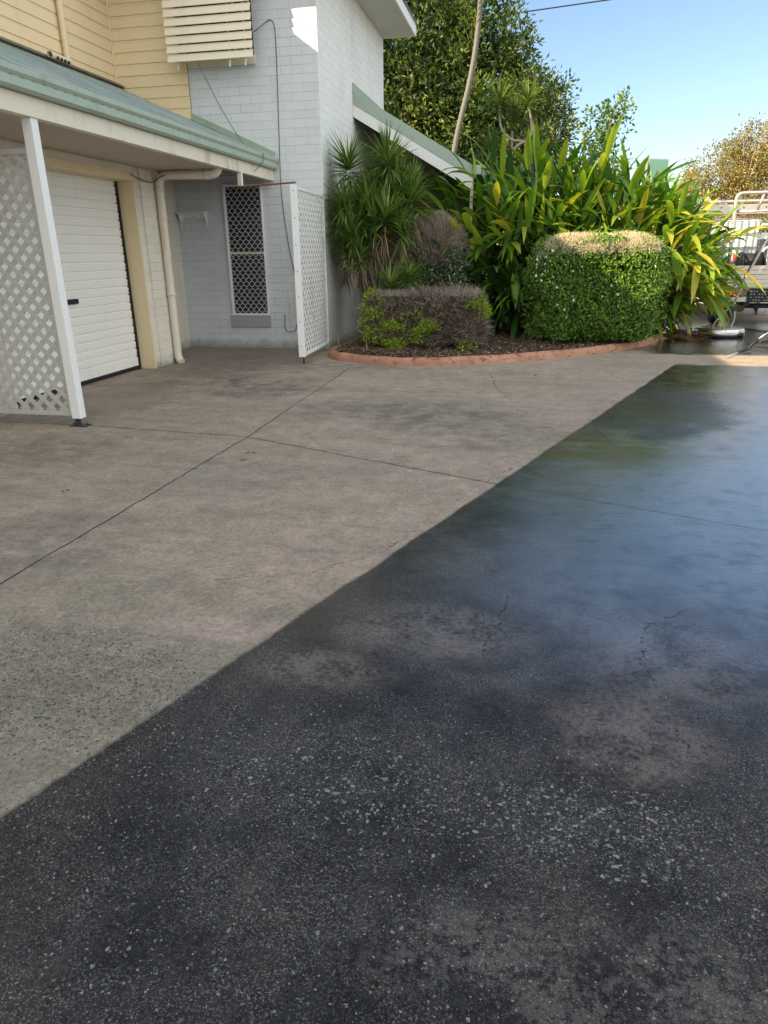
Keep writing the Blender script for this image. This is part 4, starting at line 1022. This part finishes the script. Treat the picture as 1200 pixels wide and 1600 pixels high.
# --- fallen dry fronds at the kerb end
n = 60; q = np.stack([RNG.uniform(2.2, 2.75, n), RNG.uniform(13.2, 14.2, n), RNG.uniform(.02, .10, n)], 1)
d = np.stack([RNG.uniform(.5, 1, n)*RNG.choice([1, 1, 1, -1], n), RNG.normal(-.35, .3, n), RNG.normal(0, .06, n)], 1)
o = long_leaves('dry_frond', q, d, RNG.uniform(.4, .75, n), .05, .12, leafmat('dry_frond_leaf', [(0, (.16, .07, .035)), (.6, (.30, .14, .07)), (1, (.42, .27, .15))], .7, .1), segs=4, tw=.4)
tag(o, 'pile of fallen reddish brown dry fronds at the right end of the kerb', 'dry fronds')

# ================================================================ TREES
def tree(name, loc, label, cat, blobs, n, leafL, leafW, mat, trunk, bark, group=None, dens=60, flat=.0, elong=False, spread=1.0):
    T = empty(name, loc, label, cat, group); P_, D_, TN = [], [], []
    vol = [b[1][0]*b[1][1]*b[1][2] for b in blobs]; tot = sum(vol)
    tips = []
    for (bc, br), v in zip(blobs, vol):
        m = int(n*v/tot); nc = max(6, m//dens)
        u = unit(RNG.normal(size=(nc, 3)))*(RNG.uniform(.15, 1, (nc, 1))**.45); cc = np.array(bc)+u*np.array(br); tips += [Vector(c) for c in cc[RNG.random(nc) < .35]]
        sz = RNG.uniform(.5, 1.2, nc)*min(br)*.16*spread
        idx = RNG.integers(0, nc, m); off = RNG.normal(size=(m, 3))*sz[idx][:, None]*np.array([1, 1, .75])
        P_.append(cc[idx]+off); D_.append(unit(unit(off)+.5*u[idx]+RNG.normal(size=(m, 3))*.6+np.array([0, 0, .2]))); TN.append(np.clip(RNG.normal(.45, .2, m)+RNG.normal(0, .26, nc)[idx], 0, 1))
    P_, D_, TN = np.concatenate(P_), np.concatenate(D_), np.concatenate(TN)
    small_leaves('crown', P_, D_, RNG.uniform(.7, 1.2, len(P_))*leafL, RNG.uniform(.7, 1.2, len(P_))*leafW, mat, T, tint=TN)
    b = MB(); TR = [Vector(q) for q in trunk[0]]; b.tube(smooth_pts(TR, 4), [trunk[1]*(1-.5*k/(4*(len(TR)-1))) for k in range(4*(len(TR)-1)+1)], 9)
    b.build('trunk', bark, T)
    b = MB()
    for t in tips[:90]:
        k = random.uniform(.35, 1.); i = min(int(k*(len(TR)-1)), len(TR)-2); a = TR[i].lerp(TR[i+1], k*(len(TR)-1)-i)
        if a.z > t.z: a = TR[0].lerp(TR[1], .6) if TR[0].lerp(TR[1], .6).z < t.z else a
        md = a.lerp(t, .5)+Vector((random.uniform(-.2, .2), random.uniform(-.2, .2), random.uniform(-.1, .25)))*(t-a).length*.25
        b.tube([a, a.lerp(md, .5), md, md.lerp(t, .5), t], [trunk[1]*.28, trunk[1]*.22, trunk[1]*.16, trunk[1]*.11, trunk[1]*.05], 5, False)
    b.build('limbs', bark, T)
    return T
FIG = leafmat('broad_leaf', [(0, (.028, .058, .018)), (.4, (.065, .115, .032)), (.75, (.15, .21, .055)), (1, (.31, .33, .10))], .5, .33, spec=.3)
PALEB = paint('pale_bark', (.36, .30, .22), .8, .5, (.12, .09, .06), 6, .4)
tree('broadleaf_tree', (-3.5, 22.8, 0), 'large dense broadleaf tree rising behind the carport roof', 'tree',
     [((-4.2, 23.0, 6.0), (2.6, 2.0, 3.4)), ((-2.2, 22.6, 5.2), (1.9, 1.7, 2.2)), ((-1.9, 22.8, 7.4), (1.2, 1.2, 1.3)), ((-.85, 22.3, 4.3), (1.35, 1.1, 1.5)), ((-4.0, 22.3, 3.6), (2.4, 1.3, 1.5)), ((-2.0, 22.0, 3.2), (2.2, 1.2, 1.4)), ((-.9, 22.5, 6.0), (.75, .7, .8))],
     60000, .19, .082, FIG, ([(-3.4, 22.8, 0), (-3.5, 22.9, 2.5), (-3.8, 22.8, 5.0), (-3.7, 22.9, 8.2)], .26), PALEB, dens=70)
tree('broadleaf_tree', (.2, 21.6, 0), 'slender loose-leaved tree whose sparse sprays fringe the dense tree on its right against the sky', 'tree',
     [((.0, 21.6, 4.1), (.75, .7, 1.0)), ((-.4, 21.8, 5.2), (.75, .6, .9)), ((.25, 21.6, 5.3), (.42, .4, .5)), ((-.7, 22, 6.3), (.6, .4, .7)), ((.42, 21.6, 4.6), (.35, .4, .8)), ((-.9, 22, 7.1), (.5, .4, .5))], 6500, .15, .055, FIG, ([(-.2, 21.9, 0), (-.1, 21.8, 2.5), (.0, 21.7, 4.2)], .09), BARKG, dens=16, spread=1.5)
# palm with a leaning ringed trunk
PT = empty('palm_tree', (-2.4, 20, 0), 'leaning pale ringed palm trunk in front of the dense broadleaf tree', 'palm')
P = smooth_pts([(-2.62, 20, 0), (-2.45, 20, 2.4), (-2.17, 20, 4.2), (-1.86, 20, 5.5), (-1.70, 20, 6.6), (-1.62, 20, 8.3)], 24)
MB().tube(P, [.074-.014*k/len(P)+(.006 if k % 3 == 0 else 0) for k in range(len(P))], 10).build('trunk', paint('palm_bark', (.145, .138, .125), .8, .5, (.13, .11, .08), 5, .4), PT)
PALM = leafmat('palm_leaflet', [(0, (.05, .10, .03)), (1, (.14, .20, .07))], .45, .25)
for k in range(9):
    az = k*2*pi/9+.3; hd = np.array([cos(az), sin(az), 0]); q = np.array([-1.62, 20, 8.35]); d = unit(hd*.8+np.array([0, 0, .75])); A_, B_ = [], []
    for s_ in range(26):
        d = unit(d+np.array([0, 0, -.075])); q = q+d*.085
        for sg in (1, -1): A_.append(q.copy()); B_.append(unit(d*.6+np.cross(d, [0, 0, 1])*sg+np.array([0, 0, -.15])))
    long_leaves('frond', np.array(A_), np.array(B_), .42, .03, .7, PALM, PT, segs=3)
# taller dracaena behind the ginger
DRACL = leafmat('pale_dracaena_leaf', [(0, (.07, .12, .03)), (.5, (.15, .22, .05)), (1, (.30, .33, .10))], .45, .35)
D2 = empty('dracaena', (-.6, 16.6, 0), 'back dracaena with curved bare stems and spiky heads above the ginger leaves', 'plant')
for (x, y, z, q) in ((-.93, 16.8, 4.36, [(-.55, 16.7, 0), (-.5, 16.7, 2.6), (-.35, 16.7, 3.55), (-.66, 16.7, 3.70), (-.88, 16.8, 3.95), (-.93, 16.8, 4.3)]), (-.35, 16.8, 4.36, [(-.5, 16.6, 0), (-.6, 16.6, 2.5), (-.62, 16.6, 3.42), (-.28, 16.7, 3.72), (-.26, 16.8, 4.0), (-.33, 16.8, 4.3)]), (-.60, 17.1, 4.1, [(-.6, 16.9, 0), (-.65, 17, 3.9)]), (-.15, 17.2, 3.6, [(-.4, 17, 0), (-.2, 17.1, 3.5)]), (-1.1, 17.2, 3.55, [(-.8, 17, 0), (-1.05, 17.1, 3.5)])):
    P = smooth_pts(q, 6); MB().tube(P, .026, 7).build('stem', PALEB, D2)
    rosette('leaf_rosette', (x, y, z), (0, -.1, 1), .50, 120, D2, mat=DRACL, dry=False, w=.036)
# sapling poking above the ginger
SAP = leafmat('sapling_leaf', [(0, (.06, .12, .03)), (.5, (.12, .22, .05)), (1, (.26, .34, .09))], .45, .35)
tree('sapling', (1.1, 16.4, 0), 'slim light green sapling with an airy top standing above the ginger leaves against the sky', 'tree',
     [((1.38, 16.4, 4.0), (.34, .3, .42)), ((1.05, 16.4, 3.75), (.38, .3, .4)), ((1.2, 16.3, 3.1), (.45, .4, .5)), ((1.55, 16.4, 4.2), (.16, .15, .26))], 1500, .10, .055, SAP, ([(1.2, 16.4, 0), (1.15, 16.4, 1.8), (1.2, 16.4, 3.0), (1.35, 16.4, 4.1)], .035), BARKG, dens=12, spread=1.6)
# far tree on the right
YEL = leafmat('olive_yellow_leaf', [(0, (.11, .085, .03)), (.4, (.22, .18, .045)), (.75, (.36, .29, .07)), (1, (.48, .37, .16))], .6, .3)
tree('street_tree', (11, 44, 0), 'far golden olive tree with a rounded thinning crown beyond the utility truck', 'tree',
     [((9.4, 44, 5.2), (1.9, 1.8, 1.4)), ((11.3, 44.5, 6.2), (2.1, 2., 1.6)), ((8.2, 43.6, 4.5), (1.2, 1.2, .9)), ((12.5, 44.5, 4.8), (2.4, 2, 2.2)), ((10.4, 43.4, 3.6), (2.3, 1.3, 1.2))], 24000, .16, .07, YEL,
     ([(10.6, 44, 0), (10.5, 44, 2.0), (10.9, 44, 4.0), (11.2, 44, 6.6)], .17), PALEB, dens=30, spread=1.25)
DRYB = leafmat('dry_bush_leaf', [(0, (.13, .085, .045)), (.5, (.27, .18, .10)), (1, (.40, .33, .12))], .7, .2)
tree('dry_bush', (8.6, 34, 0), 'dry brown and yellow bush behind the truck below the golden tree', 'bush',
     [((8.3, 34, 2.0), (1.6, 1.2, 1.5)), ((9.8, 34.5, 2.2), (1.6, 1.2, 1.7)), ((7.2, 34, 1.9), (.9, 1, 1.1))], 9000, .16, .05, DRYB, ([(8.6, 34, 0), (8.6, 34, 1.0), (8.7, 34, 2.4)], .08), PALEB, dens=40, spread=1.5)
tree('green_bush', (8.4, 27, 0), 'yellow green bush low behind the truck tray', 'bush',
     [((8.0, 27, 1.4), (1.1, 1.0, 1.2)), ((7.2, 27.5, 1.2), (.9, .8, 1.1))], 6000, .14, .05, leafmat('lime_bush_leaf', [(0, (.12, .15, .03)), (1, (.34, .34, .08))], .6, .3), ([(7.8, 27, 0), (7.8, 27, 1.5)], .06), PALEB, dens=40, spread=1.5)

# ================================================================ FAR THINGS
o = MB().tube([(-30+6*k, 30, 9.64+.057*(-30+6*k)+.003*(k-5)**2-.08) for k in range(13)], .022, 6).build('power_line', BLACKR)
tag(o, 'thin overhead power line crossing the blue sky', 'power line')
SG = empty('street_sign', (4.2, 30, 0), 'green square sign board seen above the leaf tips against the sky', 'sign')
SGN = paint('sign_green', (.22, .45, .29), .4, .1)
b = MB(); b.obox((4.22, 30, 4.12), (1, .55, 0), (-.55, 1, 0), (0, 0, 1), .44, .03, .48); b.build('board', SGN, SG, .01)
b = MB(); b.obox((4.22-.03, 29.955, 4.12), (1, .55, 0), (-.55, 1, 0), (0, 0, 1), .455, .012, .495); b.build('frame', paint('sign_frame', (.42, .48, .47), .5, .1), SG)
MB().obox((4.22+.0, 29.93, 4.12), (1, .55, 0), (-.55, 1, 0), (0, 0, 1), .40, .012, .45).build('face', SGN, SG)
MB().tube([(3.85, 29.9, 0), (3.85, 29.9, 4.6)], .05, 10).build('post', GALV, SG)
NH = empty('neighbour_house', (7, 42, 0), 'pale distant house with white gutter beyond the ginger leaves', 'house')
MB().box(3.5, 11.5, 52, 60, 0, 3.0).build('wall', paint('pale_render', (.62, .58, .50), .7, .2), NH)
MB().box(3.2, 11.8, 51.6, 51.75, 3.0, 3.2).build('gutter', WHITE, NH)
MB().prism([(51.6, 3.2), (60.4, 3.2), (56, 4.3)], 0, 3.2, 11.8).build('roof', paint('pale_roof', (.5, .52, .52), .5, .2), NH)
LW = empty('low_wall', (6, 18.6, 0), 'low white painted block wall behind the truck', 'wall')
LWM = brickmat('low_wall_block', 'x', (.68, .67, .62), (.3, .29, .27), .4, .2)
MB().box(4.72, 9, 18.55, 18.75, 0, .66).build('wall', LWM, LW, .01)
MB().box(5.22, 5.42, 18.48, 18.80, 0, .80).build('pier', LWM, LW, .01)
# fence along the far side
FZ = empty('boundary_fence', (8, 24, 0), 'grey sheet fence standing behind the low white wall', 'fence')
b = MB(); prof = []; x = 4.6
while x < 12: prof += [(x, 23.5), (x+.05, 23.5), (x+.08, 23.54), (x+.13, 23.54), (x+.16, 23.5)]; x += .16
b.sheet(prof, 2, 0, 1.25); b.build('sheet', paint('fence_grey', (.34, .33, .30), .6, .3), FZ)
b = MB(); b.box(4.6, 12, 23.47, 23.53, 1.25, 1.29); b.build('rail', GALV, FZ)

# ---------------------------------------------------------------- utility truck
UT = empty('utility_truck', (4.5, 17, 0), 'tray-back utility truck with aluminium tray and tubular rack parked with its tail to the camera', 'truck')
x0, x1, y0, y1 = 3.66, 5.40, 15.35, 18.2
TRAYM = steel('tray_aluminium', (.58, .52, .45), .40, .35)
b = MB()
for k in range(4): b.box(x0+.03, x1-.03, y0, y0+.028, .84+k*.085, .84+k*.085+.080)
tg = b.build('tailgate', TRAYM, UT, .006)
b = MB(); b.box(x0+.16, x0+.20, y0-.02, y0-.002, .80, .96); b.box(x1-.20, x1-.16, y0-.02, y0-.002, .80, .96); b.build('latch', BLACKR, tg, .004)
MB().box(x0, x1, y0-.006, y1, .77, .835).build('tray_floor', TRAYM, UT, .006)
for (xx, nm) in ((x0, 1), (x1-.03, 2)):
    b = MB()
    for k in range(4): b.box(xx, xx+.028, y0+.032, y1, .84+k*.085, .84+k*.085+.080)
    b.build('side_board', TRAYM, UT, .006)
MB().box(x0-.012, x0+.045, y0-.012, y0+.045, .836, 1.20).build('corner_post', DARK, UT, .006)
# lamps
for sx in (x0+.10, x1-.36):
    lm = MB().box(sx-.02, sx+.28, y0+.0, y0+.05, .60, .752).build('lamp_bracket', DARK, UT, .006)
    MB().box(sx+.12, sx+.25, y0-.012, y0-.001, .625, .735).build('tail_light', NT('red_lens').set(col=(.42, .02, .03), rough=.2), lm, .006)
    MB().box(sx+.0, sx+.115, y0-.012, y0-.001, .625, .735).build('indicator', NT('amber_lens').set(col=(.55, .14, .02), rough=.2), lm, .006)
MB().box(x0+.08, x1-.08, y0+.06, y0+.12, .50, .60).build('rear_bar', GALV, UT, .006)
# step mesh with punched holes
sm = MB().box(x0+.46, x0+1.05, y0+.00, y0+.03, .50, .755).build('mesh_step', BLACKR, UT, .005)
b = MB()
for i in range(11):
    for j in range(4):
        if (i*7+j*5) % 4: b.box(x0+.50+i*.05, x0+.517+i*.05, y0-.004, y0-.001, .53+j*.055, .545+j*.055)
b.build('punched_holes', GALV, sm)
# chassis, axle and wheels
MB().box(x0+.45, x0+.55, y0+.2, y1, .42, .60).build('chassis_rail', DARK, UT); MB().box(x1-.55, x1-.45, y0+.2, y1, .42, .60).build('chassis_rail', DARK, UT)
MB().tube([(x0+.1, 16.25, .37), (x1-.1, 16.25, .37)], .05, 10).build('axle', DARK, UT)
def wheel(x, y, nm='wheel'):
    r = .38; prof = [(.22, -.11), (.33, -.115), (.37, -.09), (.38, -.04), (.38, .04), (.37, .09), (.33, .115), (.22, .11)]
    V = []; n = 30
    for (rr, w) in prof: V += [(x+w, y+rr*cos(2*pi*k/n), r+rr*sin(2*pi*k/n)) for k in range(n)]
    F = [(i*n+k, i*n+(k+1) % n, (i+1)*n+(k+1) % n, (i+1)*n+k) for i in range(len(prof)-1) for k in range(n)]
    w_ = MB().add(V, F, True).build(nm, BLACKR, UT)
    b = MB(); b.tube([(x-.09, y, r), (x+.09, y, r)], .225, 24); b.tube([(x-.115, y, r), (x-.088, y, r)], .07, 12)
    for k in range(6): a = k*pi/3; b.tube([(x-.10, y+.13*cos(a), r+.13*sin(a)), (x-.088, y+.13*cos(a), r+.13*sin(a))], .03, 8)
    b.build('rim', GALV, w_)
for xx in (x0+.15, x1-.15):
    for yy in (16.35, 19.4): wheel(xx, yy)
MB().obox((x0+.18, y0+.42, .38), (1, 0, 0), (0, 1, .1), (0, -.1, 1), .14, .008, .20).build('mud_flap', BLACKR, UT)
MB().lathe((x0+.42, y0+.55, .26), [(.02, 0), (.13, .03), (.17, .12), (.16, .24), (.03, .28)], 16).build('muffler', paint('brown_steel', (.13, .09, .065), .7, .5), UT)
MB().tube(smooth_pts([(x0+.54, y0+.42, .42), (x0+.64, y0+.36, .42), (x0+.72, y0+.34, .36), (x0+.74, y0+.33, .31)], 5), .03, 10).build('exhaust_tip', BLACKR, UT)
# cab
CABP = paint('white_cab_paint', (.72, .72, .70), .25, .1)
b = MB(); b.prism([(18.3, .45), (21.6, .45), (21.7, .95), (20.6, 1.12), (20.0, 1.78), (18.45, 1.82), (18.3, 1.2)], 0, x0+.05, x1-.05); b.build('cab', CABP, UT, .03)
MB().box(x0+.25, x1-.25, 18.27, 18.32, 1.28, 1.68).build('rear_window', GLASS, UT, .01)
# rack
b = MB(); rr = .034
def hoop(y): 
    return [(x0+.03, y, 1.18), (x0+.01, y, 1.8), (x0-.01, y, 2.30)] + arc((x0-.01, y, 2.34), (x0-.01, y, 2.46), (x0+.10, y, 2.465), 6) + [(x0+.9, y, 2.47), (x1-.1, y, 2.47)] + arc((x1-.1, y, 2.47), (x1, y, 2.47), (x1, y, 2.36), 6) + [(x1, y, 1.18)]
b.tube(hoop(y0+.06), rr, 10); 
rk = b.build('rack_hoop', ALU, UT)
b = MB(); b.tube([(x0+.47, y0+.06, 2.46), (x0+.40, y0+.10, 2.16)], .022, 8); b.tube([(x0+1.2, y0+.06, 2.46), (x0+1.15, y0+.10, 2.16)], .022, 8); b.tube([(x0+.0, y0+.10, 2.15), (x1, y0+.10, 2.15)], .020, 8); b.build('rack_brace', ALU, rk)
MB().tube(hoop(18.1), rr, 10).build('rack_hoop', ALU, UT)
cb = MB().box(x0-.05, x1+.05, 18.0, 18.05, 2.20, 2.40).build('rack_beam', TRAYM, UT, .01)
b = MB()
for k in range(8): b.box(x0+.08+k*.23, x0+.10+k*.23, 17.985, 17.998, 2.235+(k % 2)*.09, 2.265+(k % 2)*.09)
b.build('beam_bolt', DARK, cb)

# IBC water tank on the tray
IB = empty('water_tank', (4.2, 17, .84), 'white plastic water tank in a steel cage standing on the truck tray', 'water tank')
tx0, tx1, ty0, ty1, tz0, tz1 = 3.72, 4.52, 16.7, 17.6, .96, 2.06
PLAST = NT('milky_plastic'); PLAST = PLAST.set(col=PLAST.mix(PLAST.rng(PLAST.sep()[2], 1.55, 1.5), (.68, .72, .74), (.48, .55, .60)), rough=.4)
MB().box(tx0+.02, tx1-.02, ty0+.02, ty1-.02, tz0, tz1-.02).build('bottle', PLAST, IB, .05)
b = MB()
for k in range(7):
    x = tx0+(tx1-tx0)*k/6; b.tube([(x, ty0, tz0), (x, ty0, tz1)], .010, 6); b.tube([(x, ty1, tz0), (x, ty1, tz1)], .010, 6)
for k in range(7):
    y = ty0+(ty1-ty0)*k/6; b.tube([(tx0, y, tz0), (tx0, y, tz1)], .010, 6); b.tube([(tx1, y, tz0), (tx1, y, tz1)], .010, 6)
for k in range(5):
    z = tz0+(tz1-tz0)*k/4
    b.tube([(tx0, ty0-.012, z), (tx1, ty0-.012, z)], .012, 6); b.tube([(tx0-.012, ty0, z), (tx0-.012, ty1, z)], .012, 6); b.tube([(tx1+.012, ty0, z), (tx1+.012, ty1, z)], .012, 6)
b.build('cage', paint('cage_steel', (.22, .23, .24), .5, .3), IB)
MB().box(tx0, tx1, ty0, ty1, .84, .95).build('pallet', DARK, IB, .01)
MB().box(tx0+.10, tx0+.30, ty0-.006, ty0+.0, 1.62, 1.74).build('blue_label', NT('label_blue').set(col=(.05, .10, .38), rough=.5), IB)
MB().box(tx0+.34, tx0+.44, ty0-.006, ty0+.0, 1.24, 1.38).build('red_label', NT('label_red').set(col=(.5, .06, .05), rough=.5), IB)
# hose reel drum
HR = empty('hose_reel', (4.28, 16.2, .84), 'black domed hose reel sitting on the truck tray behind the tailgate', 'hose reel')
b = MB(); b.tube([(4.10, 16.2, 1.16), (4.48, 16.2, 1.16)], .24, 22); b.build('drum', BLACKR, HR)
b = MB(); b.tube([(4.075, 16.2, 1.16), (4.10, 16.2, 1.16)], .27, 22); b.tube([(4.48, 16.2, 1.16), (4.505, 16.2, 1.16)], .27, 22); b.build('flange', DARK, HR)
b = MB(); b.box(4.1, 4.48, 16.05, 16.35, .84, .92); b.build('foot', GALV, HR)
CR = empty('pressure_washer', (4.9, 16.3, .84), 'white framed pressure washer on the right side of the truck tray', 'pressure washer')
b = MB(); b.tube(smooth_pts([(4.60, 16.1, .86), (4.58, 16.1, 1.3), (4.66, 16.1, 1.5), (5.0, 16.1, 1.5), (5.1, 16.1, 1.3), (5.1, 16.1, .86)], 5), .02, 8); b.tube(smooth_pts([(4.60, 16.6, .86), (4.58, 16.6, 1.3), (4.66, 16.6, 1.5), (5.0, 16.6, 1.5), (5.1, 16.6, 1.3), (5.1, 16.6, .86)], 5), .02, 8); b.build('frame', WHITE, CR)
MB().box(4.66, 5.04, 16.12, 16.58, .90, 1.25).build('engine', WHITE, CR, .04)

# ---------------------------------------------------------------- surface cleaner
SC = empty('surface_cleaner', (3.33, 13.95, 0), 'round stainless steel surface cleaner with long handle standing on the wet driveway', 'surface cleaner')
cc = (3.33, 13.95, 0)
b = MB(); b.lathe(cc, [(.40, .045), (.425, .05), (.43, .065), (.43, .135), (.42, .15), (.30, .160), (.10, .166), (.02, .168)], 40); b.build('deck', STAIN, SC)
b = MB(); b.lathe(cc, [(.418, .012), (.426, .02), (.424, .05), (.40, .05)], 40); b.build('brush_skirt', BLACKR, SC)
b = MB(); b.lathe((3.33, 13.95, .165), [(.055, 0), (.055, .03), (.03, .05), (.028, .11), (.045, .115), (.045, .15), (.018, .16), (.018, .22)], 14); b.build('swivel', paint('brass', (.40, .30, .12), .35, .2), SC)
for az in (-2.75, -.75, .55, 2.2):
    cx_, cy_ = cc[0]+.455*cos(az), cc[1]+.455*sin(az)
    b = MB(); b.tube([(cx_-.018, cy_, .045), (cx_+.018, cy_, .045)], .045, 14); cw = b.build('castor', BLACKR, SC)
    b = MB(); b.bar((cx_-.028, cy_, .045), (cx_-.028, cy_, .125), .03, .006, (1, 0, 0)); b.bar((cx_+.028, cy_, .045), (cx_+.028, cy_, .125), .03, .006, (1, 0, 0)); b.box(cx_-.034, cx_+.034, cy_-.025, cy_+.025, .12, .13)
    b.build('fork', STAIN, cw)
b = MB(); b.tube(smooth_pts([(3.19, 13.85, .16), (3.25, 13.8, .30), (3.42, 13.75, .52), (3.47, 13.74, .58)], 5), .014, 8)
b.tube(smooth_pts([(3.52, 13.9, .16), (3.55, 13.86, .32), (3.50, 13.78, .52), (3.48, 13.74, .60)], 5), .014, 8); b.build('yoke', STAIN, SC)
b = MB(); b.tube([(3.46, 13.76, .50), (3.60, 13.72, 1.02), (3.74, 13.68, 1.42), (3.90, 13.64, 1.84)], .019, 10); hd = b.build('handle', paint('pale_steel_paint', (.55, .47, .38), .4, .4, (.25, .16, .1), 8), SC)
b = MB(); b.tube([(3.66, 13.50, 1.86), (3.90, 13.64, 1.85), (4.14, 13.78, 1.84)], .016, 10); b.build('grip_bar', WHITE, hd)
MB().box(3.42, 3.52, 13.68, 13.80, .46, .54).build('clamp', DARK, SC, .006)
b = MB(); b.tube(smooth_pts([(3.33, 13.95, .38), (3.36, 13.9, .55), (3.46, 13.82, .75), (3.60, 13.78, 1.05), (3.72, 13.74, 1.45)], 6), .009, 6); b.build('feed_hose', BLACKR, SC)
# spray gun lying on the ground
GN = empty('spray_lance', (3.2, 11.7, 0), 'black trigger spray lance lying on the concrete in front of the surface cleaner', 'spray lance')
MB().tube([(2.78, 10.98, .022), (3.02, 11.36, .035), (3.06, 11.42, .04)], .009, 8).build('lance_tube', STAIN, GN)
b = MB(); b.tube([(3.04, 11.40, .04), (3.20, 11.62, .05), (3.33, 11.80, .055)], [.018, .026, .02], 10); b.tube([(3.24, 11.68, .05), (3.38, 11.70, .20)], [.024, .02], 10)
b.build('gun_body', BLACKR, GN)
MB().tube(smooth_pts([(3.22, 11.66, .06), (3.34, 11.64, .09), (3.42, 11.66, .18)], 5), .007, 6).build('trigger', DARK, GN)
MB().tube([(3.38, 11.70, .20), (3.52, 11.74, .30), (3.80, 11.84, .46)], .011, 8).build('swivel_pipe', STAIN, GN)
o = MB().tube(smooth_pts([(3.80, 11.84, .46), (4.0, 12.0, .45), (4.3, 12.5, .16), (4.2, 13.2, .012), (3.95, 13.15, .012), (3.60, 12.75, .012), (3.45, 12.55, .012), (3.55, 12.35, .012), (4.2, 12.4, .012), (4.6, 13.8, .012), (4.2, 15.0, .012), (3.72, 15.25, .012), (3.0, 15.1, .012)], 8), .010, 6).build('hose', BLACKR)
tag(o, 'thin black pressure hose snaking over the wet concrete around the surface cleaner', 'hose')
# fallen leaves on the slab
LEAFLAB = ['dark leaf scrap just below the crossing of the two concrete joints', 'small leaf scrap second below the crossing of the concrete joints',
           'lone dark leaf scrap left of the long diagonal joint', 'dark leaf scrap on the concrete just in front of the tall lattice post',
           'leftmost leaf scrap in front of the terracotta kerb', 'second leaf scrap from the left in front of the kerb', 'third leaf scrap from the left in front of the kerb', 'rightmost leaf scrap in front of the kerb near the wet edge']
LF = twigmat('fallen_leaf', [(0, (.05, .035, .02)), (1, (.12, .08, .04))])
for k, (x, y) in enumerate(((-2.15, 5.05), (-2.12, 4.86), (-3.05, 3.95), (-3.4, 5.35), (-.95, 9.2), (-.05, 8.9), (.1, 9.1), (.35, 9.0))):
    n = 3; q = np.array([[x, y, .008]]*n)+RNG.normal(size=(n, 3))*np.array([.012, .012, .002]); q[:, 2] = .008
    d = RNG.normal(size=(n, 3)); d[:, 2] = np.abs(d[:, 2])*.15
    o = small_leaves('fallen_leaf', q, d, RNG.uniform(.02, .045, n), .012, LF)
    tag(o, LEAFLAB[k], 'leaf', 'leaf scraps scattered on the dry concrete')
